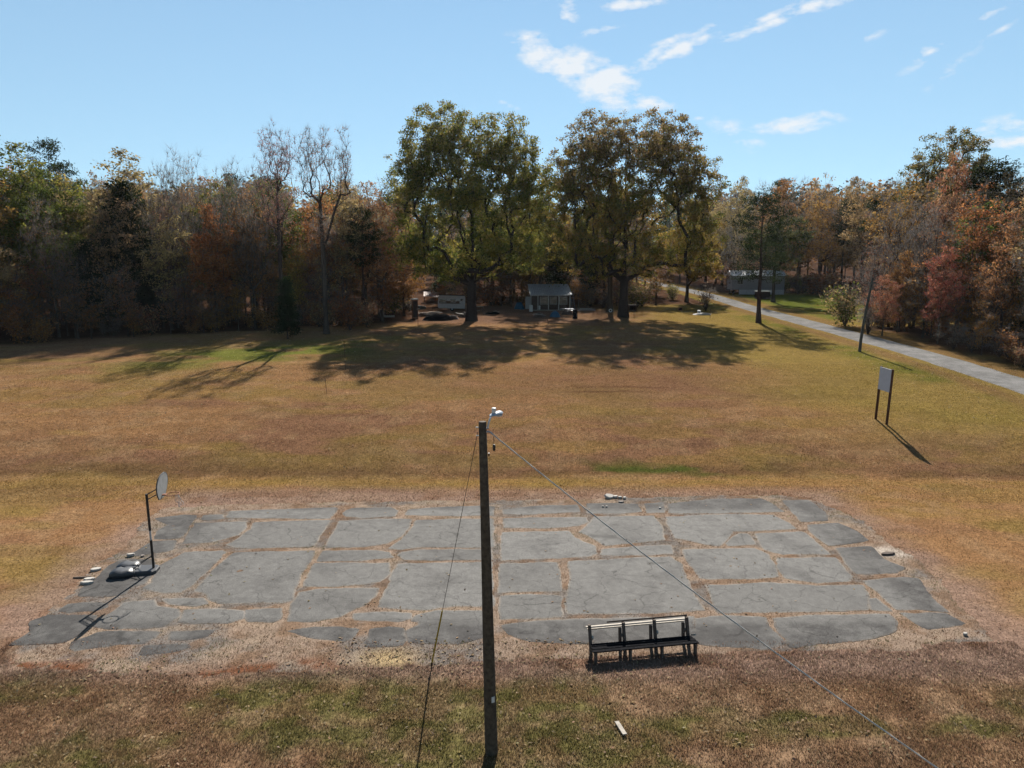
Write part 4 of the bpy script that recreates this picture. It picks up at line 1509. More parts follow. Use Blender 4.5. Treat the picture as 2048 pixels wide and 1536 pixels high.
# thin young trees and bushes along the wood edges
EDGE = [('along the edge of the left woods', [(-60, 74), (-53, 77.5), (-34, 87), (-15, 96.5)], 34, 22), ('along the lane edge of the right woods', [(45, 50), (45.3, 70), (46, 93), (60, 97)], 30, 20)]
for ename, line, ns, nb in EDGE:
    line = np.array(line, float)
    seg = np.linalg.norm(np.diff(line, axis=0), axis=1)
    cum = np.concatenate([[0], np.cumsum(seg)])

    def at_edge(o):
        t = rw.uniform(0, cum[-1])
        q = np.array([np.interp(t, cum, line[:, 0]), np.interp(t, cum, line[:, 1])])
        i = min(np.searchsorted(cum, t, side='right') - 1, len(seg) - 1)
        d = (line[i + 1] - line[i]) / seg[i]
        nrm = np.array([-d[1], d[0]]) if 'left' in ename else np.array([d[1], -d[0]])
        return q + nrm * o
    for i in range(ns):
        q = at_edge(rw.uniform(-.6, 5))
        plant(PROTO['sapling', int(rw.integers(2))], q[0], q[1], float(rw.uniform(4.5, 9)), 'sapling', which(1024 + FPX * q[0] / q[1], 'thin young tree', 'at wood edge', q[1], 12), 'tree', 'young trees ' + ename, float(rw.uniform(0, 6.28)), float(rw.uniform(.9, 1.3)))
    for i in range(nb):
        q = at_edge(rw.uniform(-1.0, 2.5))
        plant(PROTO['shrub', int(rw.choice([0, 1, 1, 3]))], q[0], q[1], float(rw.uniform(1.3, 3.2)), 'bush', which(1024 + FPX * q[0] / q[1], 'twiggy bush', 'at wood edge', q[1], 12), 'bush', 'bushes ' + ename, float(rw.uniform(0, 6.28)), float(rw.uniform(.9, 1.3)), parts=('stem', 'foliage'))


# undergrowth that closes the view under the far trees
for uname, x0, x1, y0, y1, n in (('behind the yard', -13, 22, 117, 125, 26), ('behind the mobile home', 43.5, 64, 146, 153, 20), ('behind the left woods edge', -52, -15, 99, 108, 22)):
    for i in range(n):
        x = x0 + (x1 - x0) * (i + rw.uniform(.1, .9)) / n
        y = rw.uniform(y0, y1)
        if uname.endswith('edge'):
            y = 84 + (x + 53) * .5 + rw.uniform(4, 9)
        px = 1024 + FPX * x / y
        if rw.random() < .5:
            plant(PROTO['shrub', int(rw.integers(4))], x, y, float(rw.uniform(2, 4)), 'bush', which(px, 'bushy thicket', '', y, 12), 'bush', 'thicket ' + uname, float(rw.uniform(0, 6.28)), 1.5, parts=('stem', 'foliage'))
        else:
            plant(PROTO['sapling', int(rw.integers(2))], x, y, float(rw.uniform(4, 8)), 'sapling', which(px, 'young thicket tree', '', y, 12), 'tree', 'thicket ' + uname, float(rw.uniform(0, 6.28)), 1.4)


def distant_wood():
    """far hillside wood that reads as one mass"""
    r = np.random.default_rng(404)
    V, F, C, off = [], [], [], 0
    cols = [np.array(c) for c in (RUST, ORANGE, TANS, [(.03, .045, .02)], [(.03, .045, .02)], [(.13, .11, .10)], [(.13, .11, .10)])]
    for i in range(230):
        y = r.uniform(170, 300)
        x = r.uniform(-.85, .85) * y
        if 32 < x < 45 and y < 235:
            continue
        z = float(terrain(x, y))
        px = 1024 + FPX * x / (y * math.cos(PITCH))
        top = np.interp(px, SKX, SKY) + abs(r.normal(0, 26)) + 4
        H = float(np.clip(zat(top, y) - z, 10, 30))
        w = r.uniform(3, 5)
        n = 620
        d = r.normal(0, 1, (n, 3))
        d /= np.linalg.norm(d, axis=1)[:, None]
        c = np.array([x, y, z + H * .56]) + d * (r.random((n, 1)) ** .4) * np.array([w, w, H * .43])
        v, f = leaf_cards(r, c, .55)
        V.append(v)
        F.append(f + off)
        off += len(v)
        cc = cols[r.integers(len(cols))]
        C.append(pal(r, cc, n, .2))
    me = raw_mesh('distant_wood', np.concatenate(V), [np.concatenate(F)], np.concatenate(C))
    tag(link('distant_wood', me, M_LEAF), 'mass of far rust and dark green treetops on the hill', 'woods', kind='stuff')


distant_wood()


# ------------------------------------------------------------------ built things
V3 = Vector


def lerp(a, b, t):
    return [x + (y - x) * t for x, y in zip(a, b)]


M_POLE = mat('creosote_wood', (.095, .075, .055), .9, .5, 9, .8)
M_GALV = mat('galvanised_metal', (.42, .44, .47), .5, .15, 12, metal=.35)
M_LAMP = mat('lamp_paint', (.38, .43, .50), .45, .1, 10)
M_WHITEP = mat('white_plastic', (.72, .72, .70), .5, .06, 5)
M_BLACKP = mat('black_paint', (.012, .011, .011), .45, .4, 8, spec=.4)
M_YELLOW = mat('yellow_plastic', (.42, .30, .03), .5, .15, 5)
M_WIRE = mat('bare_aluminium_wire', (.55, .55, .54), .45, .2, 30, metal=.3)
M_STRAND = mat('weathered_strand', (.06, .055, .05), .7, .3, 30)
M_CABLE = mat('grey_cable_jacket', (.55, .53, .50), .6, .2, 20)
M_BASE = mat('faded_grey_plastic', (.04, .043, .05), .45, .35, 7, spec=.45)
M_BOARD = mat('chalky_backboard', (.40, .40, .39), .7, .15, 6)
M_RIM = mat('rusty_rim', (.30, .13, .08), .6, .3, 12)
M_NET = mat('net_cord', (.62, .60, .58), .8, .1, 10)
M_OLDW = mat('old_dark_wood', (.075, .055, .045), .9, .45, 14, .6, rgb2=(.15, .12, .10))
M_GREYW = mat('grey_sunbleached_wood', (.40, .36, .31), .85, .25, 14, .4)
M_POST = mat('brown_post', (.095, .045, .026), .85, .35, 12, .3)
M_PANEL = mat('white_sign_panel', (.66, .68, .72), .6, .05, 4)
M_CONC = mat('pale_concrete', (.47, .44, .40), .9, .2, 20, .5)
M_BRICK = mat('mortared_brick', (.33, .28, .25), .9, .3, 14, .5)


def utility_pole():
    b = P(983, 1506)
    H = zat(843, b[1]) - b[2]
    tx = xat(965, 843, b[1]) - xat(983, 1506, b[1])
    root = empty('utility_pole', b, label='tall dark wooden pole with a yard light standing before the court', cat='utility pole')
    L_ = lambda z, dx=0, dy=0: (tx * z / H + dx, dy, z)
    MB().tube([L_(-.3), L_(0), L_(H * .35), L_(H * .7), L_(H - .015), L_(H)], [.16, .15, .13, .104, .084, .077], 18).build('shaft', M_POLE, root, True)
    arm_a = L_(H - .16, .10, .02)
    tip = (arm_a[0] + .10, arm_a[1] + .24, arm_a[2] + .24)
    MB().tube([arm_a, (arm_a[0] + .03, arm_a[1] + .05, arm_a[2] + .13), (arm_a[0] + .06, arm_a[1] + .14, arm_a[2] + .21), tip], .018, 8).build('lamp_arm', M_WHITEP, root, True)
    hd = MB()
    # cobra-type head: tapered shell along its axis
    prof = [(-.08, .03), (-.02, .062), (.08, .085), (.20, .098), (.30, .08), (.35, .03)]
    ax = V3((.55, .80, .05)).normalized()
    sd = ax.cross(V3((0, 0, 1))).normalized()
    up = sd.cross(ax)
    n = 10
    vs = []
    for t, w in prof:
        c = V3(tip) + ax * t
        for k in range(n):
            a = 2 * math.pi * k / n
            vs.append(c + sd * math.cos(a) * w + up * (math.sin(a) * w * (.55 if math.sin(a) > 0 else .35)))
    fs = [(i * n + k, i * n + (k + 1) % n, (i + 1) * n + (k + 1) % n, (i + 1) * n + k) for i in range(len(prof) - 1) for k in range(n)] + [tuple(range(n - 1, -1, -1)), tuple(range((len(prof) - 1) * n, len(prof) * n))]
    hd.add(vs, fs)
    head = hd.build('lamp_head', M_LAMP, root, True)
    pc = V3(tip) + ax * .06 + up * .04
    MB().lathe([(.045, 0), (.045, .07), (.05, .075), (.05, .11), (.03, .12)], 12, pc).build('photocell', M_WHITEP, head, True)
    MB().lathe([(.02, -.05), (.075, -.035), (.085, 0)], 12, V3(tip) + ax * .24 - up * .03).build('lens', mat('lamp_glass', (.5, .52, .55), .2, .05), head, True)
    # hardware at the top
    m = MB()
    for dz, dx in ((-.14, .105), (-.22, .105), (-.12, -.115), (-.30, -.115)):
        m = MB().tube([L_(H + dz, dx - .03, -.04), L_(H + dz, dx + .03, -.04)], .012, 6)
        m.build('bolt', M_GALV, root)
    MB().tube([L_(H - .2, .1, -.04), L_(H - .22, .16, -.06), L_(H - .26, .22, -.09)], .016, 6).build('wire_clamp', M_GALV, root)
    MB().tube([L_(H - .3, .235, -.1), L_(H - .5, .235, -.1)], .006, 5).build('drip_lead', M_BLACKP, root)
    MB().lathe([(.012, 0), (.03, .02), (.035, .10), (.02, .14)], 10, L_(H - .62, .235, -.1)).build('splice_weight', M_BLACKP, root, True)
    MB().box(L_(H - .72, .12, -.03), (.03, .04, .07)).build('staple_block', M_BLACKP, root)
    MB().box(L_(1.42, .075, -.135), (.075, .006, .14), rz=.5).build('number_tag', M_WHITEP, root)
    return b, H, tx


PB, PH, PTX = utility_pole()


def guy_wire():
    a = P(861, 1340)
    top = V3((PB[0] + PTX - .10, PB[1] - .03, PB[2] + PH - .22))
    root = empty('guy_wire', a, label='thin guy wire with yellow guard sleeve running down left of the pole', cat='wire')
    t = top - V3(a)
    MB().tube([t * 0.02, t * .5 + V3((0, 0, -.03)), t], .007, 6).build('strand', M_STRAND, root)
    MB().tube([t * .035, t * .30], .022, 8).build('guard_sleeve', M_YELLOW, root)
    MB().tube([V3((0, 0, -.3)) - t * .02, t * .03], .014, 8).build('anchor_rod', M_STRAND, root)
    MB().tube([t * .028 + V3((0, 0, -.02)), t * .04], .03, 8).build('anchor_eye', M_BLACKP, root)


guy_wire()


def service_cable():
    a = V3((PB[0] + PTX + .22, PB[1] - .09, PB[2] + PH - .26))
    d = V3(pix_dir(1885, 1536).tolist())
    b = V3((0, 0, CAM_H)) + d * 11.5
    e = a + (b - a) * 1.12
    pts = []
    n = 90
    for i in range(n + 1):
        t = i / n
        p = a.lerp(e, t)
        p.z -= .16 * 4 * t * (1 - t)
        pts.append(p)
    root = empty('service_cable', a, label='twisted pale overhead cable running from the pole down to the lower right', cat='cable')
    ax = (e - a).normalized()
    s1 = ax.cross(V3((0, 0, 1))).normalized()
    s2 = s1.cross(ax)
    for k, (m, nm, rad) in enumerate(((M_WIRE, 'bare_neutral', .0068), (M_CABLE, 'conductor', .0062), (M_CABLE, 'conductor', .0062))):
        q = []
        for i, p in enumerate(pts):
            ph = i * .55 + k * 2.094
            q.append(p - a + (s1 * math.cos(ph) + s2 * math.sin(ph)) * .0075)
        MB().tube(q, rad, 5).build(nm, m, root, True)


service_cable()


def hoop():
    b = P(308, 1143)
    root = empty('basketball_hoop', b, label='portable basketball hoop with round grey backboard at the court end', cat='basketball hoop')
    Hh = zat(988, b[1])
    zc = lambda py: zat(py, b[1])
    z1, z2 = zc(1080), zc(1061)
    lx = -.045
    MB().tube([(0, 0, .06), (lx * z1 / Hh, 0, z1)], .045, 10).build('lower_pole', M_BLACKP, root, True)
    MB().tube([(lx * z1 / Hh, 0, z1), (lx * z2 / Hh, 0, z2)], .036, 10).build('bare_pole_joint', mat('bare_steel', (.5, .5, .5), .5, .2, 8, metal=.3), root, True, 'bare pale steel joint of the pole')
    MB().tube([(lx * z2 / Hh, 0, z2), (lx, 0, Hh)], .045, 10).build('upper_pole', M_BLACKP, root, True)
    # backboard: rounded fan, faces along +x
    bx = .46
    zb = Hh - .16
    prof = []
    for y, z in ((-.20, 0), (-.30, .02), (-.44, .18), (-.54, .38), (-.56, .56), (-.50, .72), (-.36, .84), (-.18, .90)):
        prof.append((y, z))
    prof = prof + [(-y, z) for y, z in reversed(prof)]
    board = MB().prism([(bx + .08 * z, y, zb + z) for y, z in prof], (.035, 0, 0)).build('backboard', M_BOARD, root)
    m = MB()
    n = len(prof)
    m.tube([(bx + .035 / 2 + .08 * z, y * 1.0, zb + z) for y, z in prof] + [(bx + .0175, prof[0][0], zb + prof[0][1])], .022, 6)
    m.build('edge_rim', mat('dark_board_edge', (.09, .09, .09), .6), board, True)
    for dz0, dz1 in ((-.03, .26), (-.22, .06)):
        for sy in (-.05, .05):
            MB().tube([(lx, sy, Hh + dz0), (bx + .02, sy, zb + .16 + dz1)], .016, 6).build('bracket_arm', M_BLACKP, root)
    rc = (bx + .40, 0, zb + .13)
    pts = [(rc[0] + .228 * math.cos(a), rc[1] + .228 * math.sin(a), rc[2]) for a in np.linspace(0, 2 * math.pi, 29)]
    rim = MB().tube(pts, .015, 6, False).build('rim', M_RIM, root, True)
    MB().box((bx + .10, 0, rc[2] - .02), (.16, .09, .05)).build('rim_bracket', M_RIM, rim)
    # torn net hanging by one side
    r = np.random.default_rng(2)
    m = MB()
    for k in range(6):
        p0 = V3((rc[0] + .20 * math.cos(-.6 + k * .18), -.20 + .04 * k, rc[2]))
        q = [p0]
        for j in range(5):
            q.append(q[-1] + V3((r.normal(.012, .03), r.normal(0, .03), -.085)))
        m.tube(q, .007, 4)
    m.build('torn_net', M_NET, root)
    # moulded base: low front deck and two bulging tanks behind
    base = MB()
    prof2 = [(.13, -.18, .05), (.13, .18, .05), (.02, .30, .0), (-.55, .36, 0), (-.55, -.36, 0), (.02, -.30, 0)]
    prof2 = [(.15, -.20), (.15, .20), (.04, .33), (-.62, .36), (-.62, -.36), (.04, -.33)]
    lo = [(x, y, .005) for x, y in prof2]
    md = [(x * .99, y * .98, .12) for x, y in prof2]
    hi = [(x * .9 - .02, y * .84, .155) for x, y in prof2]
    n = 6
    base.add(lo + md + hi, [tuple(range(5, -1, -1)), tuple(range(12, 18))] + [(i * n + k, i * n + (k + 1) % n, (i + 1) * n + (k + 1) % n, (i + 1) * n + k) for i in range(2) for k in range(n)])
    body = base.build('base', M_BASE, root, False)
    for sy in (-.30, .30):
        m = MB()
        rings = []
        for i, (x, w, h) in enumerate(((-.52, .06, .12), (-.60, .17, .22), (-.74, .26, .29), (-.92, .27, .25), (-1.10, .29, .31), (-1.28, .26, .27), (-1.38, .17, .19), (-1.42, .05, .10))):
            ring = []
            for k in range(14):
                a = 2 * math.pi * k / 14
                ca, sa = math.cos(a), math.sin(a)
                yy = sy + w * math.copysign(abs(ca) ** .7, ca)
                zz = max(.006, h * .5 + h * .5 * math.copysign(abs(sa) ** .7, sa))
                ring.append((x, yy, zz))
            rings.append(ring)
        vs = [p for q in rings for p in q]
        fs = [(i * 14 + k, i * 14 + (k + 1) % 14, (i + 1) * 14 + (k + 1) % 14, (i + 1) * 14 + k) for i in range(7) for k in range(14)] + [tuple(range(13, -1, -1)), tuple(range(98, 112))]
        m.add(vs, fs).build('water_tank', M_BASE, root, True)
    MB().box((-.80, 0, .12), (.5, .22, .2), bev=.05).build('tank_bridge', M_BASE, root)
    for sy in (-.10, .10):
        MB().tube([(-.01, sy * .3, .62), (-.70, sy * 2.4, .19)], .015, 6).build('brace', M_BLACKP, root)
    root.rotation_euler[2] = math.radians(7)


hoop()


def bench():
    a, b = P(1180, 1311), P(1380, 1293)
    dv = b - a
    Lb = float(np.hypot(dv[0], dv[1]))
    root = empty('wooden_bench', (a[0], a[1], .01), math.atan2(dv[1], dv[0]), label='broken dark wooden bench with slatted back at the near edge of the court', cat='bench')
    Ht = .80
    xs = [.0, Lb * .335, Lb * .645, Lb - .075]
    for i, x in enumerate(xs):
        MB().prism([(x, -.04, -.03), (x, .07, -.03), (x, .17, .36), (x, .30, Ht), (x, .20, Ht + .01), (x, .06, .36)], (.075, 0, 0)).build('back_post', M_OLDW, root)
        MB().prism([(x + .008, -.50, .26), (x + .008, .10, .27), (x + .008, .10, .338), (x + .008, -.50, .338)], (.058, 0, 0)).build('seat_bearer', M_OLDW, root)
        MB().prism([(x + .004, -.52, -.03), (x + .004, -.42, -.03), (x + .004, -.37, .27), (x + .004, -.49, .27)], (.065, 0, 0)).build('front_leg', M_OLDW, root)
        if i:
            MB().prism([(x - .085, .16, -.02), (x - .085, .26, -.02), (x - .085, .33, .60), (x - .085, .23, .62)], (.07, 0, 0)).build('prop', M_OLDW, root)
        MB().box((x + (.09 if i in (0, 2) else -.06), .12, .46), (.05, .09, .09), rx=.5, ry=.3).build('broken_cleat', M_GREYW if i % 2 == 0 else M_OLDW, root)
    for x0, x1, y, z, w, tl, m in ((-.04, Lb + .0, .345, .70, .17, .30, M_GREYW), (.02, Lb - .03, .42, .585, .075, .25, M_GREYW), (Lb * .19, Lb + .01, .315, .815, .06, .9, M_OLDW)):
        MB().box(((x0 + x1) / 2, y, z), (x1 - x0, w, .03), rx=-tl, ry=-.004, bev=.006).build('back_slat', m, root)
    for k, (y, w) in enumerate(((-.44, .13), (-.29, .14), (-.13, .14))):
        MB().box((Lb / 2, y, .357 + .003 * k), (Lb + .10 - .05 * k, w, .034), ry=.003 * (k - 1), bev=.006).build('seat_plank', mat('matt_black_wood', (.012, .012, .014), .95, .4, 9, spec=.02), root)  # seat planks near black and matt, darker than the posts
    MB().box((Lb + .06, -.08, .40), (.035, .30, .05), rx=-.5).build('loose_end_cleat', M_GREYW, root)


bench()


def sign():
    a, b = P(1751, 838), P(1773, 849)
    root = empty('yard_sign', a, label='blank pale sign panel on two brown posts beside the lane', cat='sign')
    d = V3((b - a).tolist())
    ha, hb = zat(732, a[1]) - a[2], zat(739, b[1]) - b[2]
    ux = V3((d.x, d.y, 0)).normalized()
    ang = math.atan2(ux.y, ux.x)
    lean = V3((.20, 0, 0))
    top = V3((0, 0, ha)) + lean * .6
    topb = V3((d.x, d.y, d.z + hb)) + lean * .6
    for p0, p1 in ((V3((0, 0, -.2)), top), (d + V3((0, 0, -.2)), topb)):
        m = MB()
        n = (p1 - p0)
        w = V3((-ux.y, ux.x, 0))
        q = []
        for base in (p0, p1):
            q += [base + ux * sx * .055 + w * sy * .055 for sx, sy in ((-1, -1), (1, -1), (1, 1), (-1, 1))]
        m.add(q, [(3, 2, 1, 0), (4, 5, 6, 7)] + [(k, (k + 1) % 4, 4 + (k + 1) % 4, 4 + k) for k in range(4)]).build('post', M_POST, root)
    w = V3((-ux.y, ux.x, 0)) * -.075
    dn0, dn1 = (V3((0, 0, -.2)) - top).normalized(), (d + V3((0, 0, -.2)) - topb).normalized()
    h = 1.45
    c0, c1 = top + dn0 * .04 + w, topb + dn1 * .02 + w
    MB().prism([c0, c1, c1 + dn1 * h, c0 + dn0 * h], w * .25).build('panel', M_PANEL, root)
    MB().prism([c0 + w * .3, c1 + w * .3, c1 + dn1 * .05 + w * .3, c0 + dn0 * .05 + w * .3], w * .2).build('top_batten', M_PANEL, root)


sign()


def rods():
    for (px, py, tx, ty, rad, lab) in ((654, 788, 650, 756, .016, 'thin rusty rod standing in the sunlit field below the tree shadow'), (691, 740, 688, 682, .018, 'thin dark rod standing inside the shadow of the left oak'),
                                       (836, 652, 836, 636, .03, 'short stake in front of the upright brown cabinet'), (1420, 636, 1421, 618, .03, 'short wooden stake beside the leafless bush near the lane'), (1268, 632, 1268, 615, .03, 'short stake just right of the big right oak'), (1097, 648, 1094, 634, .03, 'crooked stake in front of the blue barrel')):
        q = P(px, py)
        h = zat(ty, q[1]) - q[2]
        dx = xat(tx, ty, q[1]) - q[0]
        root = empty('field_rod', q, label=lab, cat='rod')
        MB().tube([(0, 0, -.2), (dx * .5, 0, h * .5), (dx, 0, h)], rad, 6).build('shank', mat('rust_iron', (.10, .05, .03), .9, .3, 10), root)
        MB().lathe([(rad * 1.5, 0), (rad * 1.7, rad), (rad, rad * 2)], 6, (dx, 0, h - rad)).build('cap', mat('rust_iron', (.10, .05, .03)), root)


rods()


def lane_pole():
    q = P(1719, 703)
    H = 7.2
    root = empty('lane_pole', q, label='leaning grey wooden pole beside the lane in front of the right woods', cat='pole')
    MB().tube([(0, 0, -.3), (.05, 0, 1.2), (.36, .1, 3.8), (.85, .2, H)], [.15, .14, .125, .10], 12).build('shaft', mat('grey_green_pole', (.085, .085, .075), .9, .3, 6, .3), root, True)
    MB().box((.80, .14, H - .45), (.9, .08, .09), ry=-.1).build('crossbar', mat('grey_green_pole', (.085, .085, .075)), root)


lane_pole()


def chunk(name, px, py, size, m, lab, rz=0.0, tilt=(0, 0), seed=0, z=.0, cat='debris'):
    """broken block with uneven faces"""
    r = random.Random(seed)
    q = P(px, py)
    sx, sy, sz = [s / 2 for s in size]
    o = MB()
    ring = 7
    vs = []
    for k, (zz, f) in enumerate(((0, .94), (sz * .5, 1.0), (sz * 1.6, 1.0), (sz * 2, .90))):
        for i in range(8):
            a = 2 * math.pi * i / 8 + .39
            ca, sa = math.cos(a), math.sin(a)
            mx = max(abs(ca), abs(sa))
            j = random.Random(seed * 31 + i).uniform(.88, 1.08)
            vs.append((ca / mx * sx * f * j, sa / mx * sy * f * j, zz + r.uniform(-.06, .06) * sz))
    fs = [(i * 8 + k, i * 8 + (k + 1) % 8, (i + 1) * 8 + (k + 1) % 8, (i + 1) * 8 + k) for i in range(3) for k in range(8)] + [tuple(range(7, -1, -1)), tuple(range(24, 32))]
    ob = o.add(vs, fs).build(name, m)
    ob.location = (q[0], q[1], float(terrain(q[0], q[1])) + z)
    ob.rotation_euler = (tilt[0], tilt[1], rz)
    return tag(ob, lab, cat, 'broken blocks round the court')


chunk('concrete_block', 192, 1141, (.36, .24, .09), M_CONC, 'pale flat block topmost of the four pieces left of the hoop', .5, seed=1)
chunk('broken_board', 163, 1156, (.62, .07, .05), M_OLDW, 'dark narrow board among pale blocks left of the hoop', .12, seed=2, cat='board')
chunk('concrete_block', 178, 1161, (.36, .20, .09), M_CONC, 'rounded pale block in the middle of the pieces left of the hoop', .2, seed=3)
chunk('concrete_block', 174, 1168, (.40, .17, .10), M_CONC, 'pale brick shaped block lowest of the pieces left of the hoop', .1, seed=4)
chunk('concrete_block', 262, 1113, (.28, .14, .10), M_CONC, 'pale broken block on the court behind the hoop base', .3, seed=5, z=.02)
chunk('asphalt_lump', 285, 1114, (.14, .10, .06), M_BRICK, 'small dark lump right of the pale block behind the hoop base', .3, seed=6, z=.02)
chunk('slab_fragment', 1218, 996, (.46, .34, .12), M_CONC, 'big grey tilted slab piece in the rubble at the far court edge', .3, (.3, .1), 7, .03)
chunk('rubble_brick', 1231, 996, (.24, .18, .11), M_CONC, 'broken brick touching the tilted slab piece at the far court edge', .6, seed=8, z=.01)
chunk('rubble_brick', 1240, 997, (.2, .13, .10), M_CONC, 'small broken brick second from the right end of the rubble', .2, seed=9, z=.01)
chunk('rubble_brick', 1249, 998, (.19, .13, .10), M_CONC, 'small broken brick at the right end of the rubble', .9, seed=10, z=.01)
chunk('rubble_brick', 1242, 1005, (.26, .14, .06), M_BRICK, 'flat brown brick lying nearest in front of the rubble', .05, seed=11, z=.01)
chunk('rubble_brick', 1206, 1015, (.11, .08, .06), M_CONC, 'tiny stone on the court, left of the two below the rubble', .05, seed=12, z=.02)
chunk('rubble_brick', 1213, 1015, (.11, .08, .06), M_CONC, 'tiny stone on the court, right of the two below the rubble', .5, seed=13, z=.02)
chunk('rubble_brick', 1320, 1018, (.14, .09, .06), M_CONC, 'small pale stone at a joint of the far court row', .5, seed=14, z=.02)
chunk('rubble_brick', 1930, 1271, (.14, .10, .07), M_CONC, 'small pale stone in the weeds at the right near court corner', .5, seed=15, z=.02)
chunk('rubble_brick', 1776, 1109, (.6, .22, .10), M_OLDW, 'dark lump lying in the pale sand at the right court edge', .2, seed=16, z=-.02)


def plank():
    a, b = P(1233, 1447), P(1250, 1474)
    d = b - a
    ob = MB().box((0, 0, .02), (float(np.hypot(d[0], d[1])), .11, .028), bev=.005).build('loose_plank', M_GREYW)
    c = (a + b) / 2
    ob.location = (c[0], c[1], float(terrain(c[0], c[1])) + .035)
    ob.rotation_euler = (0, .02, math.atan2(d[1], d[0]))
    tag(ob, 'short grey weathered plank lying in the foreground turf', 'plank')


plank()

# ------------------------------------------------------------------ the yard: shed, camper, cabinet and junk
M_TIN = mat('corrugated_tin', (.50, .52, .53), .38, .22, 3, metal=.6)
M_WHITEW = mat('white_painted_wood', (.55, .55, .52), .7, .15, 6)
M_DARKW = mat('dark_wall_boards', (.10, .07, .055), .9, .3, 5)
M_CAMP = mat('dull_white_siding', (.52, .53, .55), .6, .12, 4)
M_BROWN = mat('brown_band', (.16, .11, .085), .7, .2, 5)
M_GLASS = mat('dark_window', (.02, .023, .026), .15, .2, 3, spec=.6)
M_BLUE = mat('blue_plastic', (.03, .10, .17), .5, .2, 5)
M_RUBBER = mat('black_sheet', (.012, .012, .013), 1.0, .3, 4, spec=.0)
M_CAB = mat('weathered_orange_wood', (.26, .12, .06), .8, .3, 6)
M_HULL = mat('dark_hull', (.035, .04, .035), .7, .3, 3)


def corrugated(o, p00, p10, p01, p11, n=40, amp=.02, th=.012):
    """roof sheet with ridges running from eave to ridge; p00-p10 eave, p01-p11 top"""
    p00, p10, p01, p11 = map(V3, (p00, p10, p01, p11))
    nr = (p10 - p00).cross(p01 - p00).normalized()
    vs = []
    for s in (0, -th):
        for i in range(n + 1):
            t = i / n
            off = nr * (amp * math.cos(i * math.pi) + s)
            vs += [p00.lerp(p10, t) + off, p01.lerp(p11, t) + off]
    k = 2 * (n + 1)
    fs = [(2 * i, 2 * i + 2, 2 * i + 3, 2 * i + 1) for i in range(n)] + [(k + 2 * i, k + 2 * i + 1, k + 2 * i + 3, k + 2 * i + 2) for i in range(n)]
    fs += [(2 * i, k + 2 * i, k + 2 * i + 2, 2 * i + 2) for i in range(n)] + [(2 * i + 1, 2 * i + 3, k + 2 * i + 3, k + 2 * i + 1) for i in range(n)]
    fs += [(0, 1, k + 1, k), (2 * n, k + 2 * n, k + 2 * n + 1, 2 * n + 1)]
    return o.add(vs, fs)


def shed():
    b = P(1100, 621)
    root = empty('shed', b, math.radians(-2), label='small open fronted shed with a shiny tin porch roof in the yard', cat='shed')
    W = 6.5
    x0, x1 = -W / 2, W / 2
    corrugated(MB(), (x0 + .1, -.5, 2.45), (x1 + .2, -.5, 2.45), (x0 - .35, 3.6, 4.05), (x1 - .35, 3.6, 4.05), 44, .025).build('roof', M_TIN, root)
    MB().box(((x0 + x1) / 2, 3.35, 1.7), (W - .5, .12, 3.5)).build('back_wall', M_DARKW, root)
    MB().prism([(x0 + .15, 1.2, -.1), (x0 + .15, 3.3, -.1), (x0 + .15, 3.3, 3.7), (x0 + .15, 1.2, 2.95)], (.1, 0, 0)).build('side_wall', M_DARKW, root)
    MB().prism([(x1 - .4, 1.2, -.1), (x1 - .4, 3.3, -.1), (x1 - .4, 3.3, 3.7), (x1 - .4, 1.2, 2.95)], (.1, 0, 0)).build('side_wall', M_DARKW, root)
    MB().box((0, 1.35, 1.2), (W - .9, .1, 2.6)).build('front_wall', M_DARKW, root)
    for k, x in enumerate((x0 + .25, x0 + 1.35, x0 + 3.0, x0 + 4.6, x1 - .15)):
        MB().box((x, -.3, 1.18), (.13, .13, 2.5)).build('porch_post', M_WHITEW, root)
    MB().box((0, -.3, 2.36), (W - .2, .10, .12)).build('eave_beam', M_WHITEW, root)
    for x, w in ((-.9, 1.3), (.55, 1.0), (2.1, 1.2)):
        f = MB().box((x, 1.24, 1.5), (w, .06, 1.1)).build('window', M_GLASS, root)
        for dx in (-w / 2, w / 2):
            MB().box((x + dx, 1.19, 1.5), (.07, .05, 1.2)).build('frame', M_WHITEW, f)
        for dz in (-.57, .57):
            MB().box((x, 1.188, 1.5 + dz), (w + .06, .05, .07)).build('frame', M_WHITEW, f)
    MB().box((0, .5, .02), (W - .3, 2.0, .1)).build('porch_floor', M_GREYW, root)
    return b


shed_b = shed()


def fridge():
    q = P(1057, 618)
    root = empty('old_fridge', q, .1, label='dirty white upright fridge at the left end of the shed', cat='fridge')
    MB().box((0, .4, .95), (.85, .75, 1.95), bev=.04).build('cabinet', M_CAMP, root)
    MB().box((0, .0, .62), (.82, .07, 1.2), bev=.02).build('door', M_CAMP, root)
    MB().box((0, .0, 1.57), (.82, .07, .62), bev=.02).build('freezer_door', M_CAMP, root)
    MB().box((.33, -.06, 1.0), (.04, .04, .35)).build('handle', M_GLASS, root)


fridge()


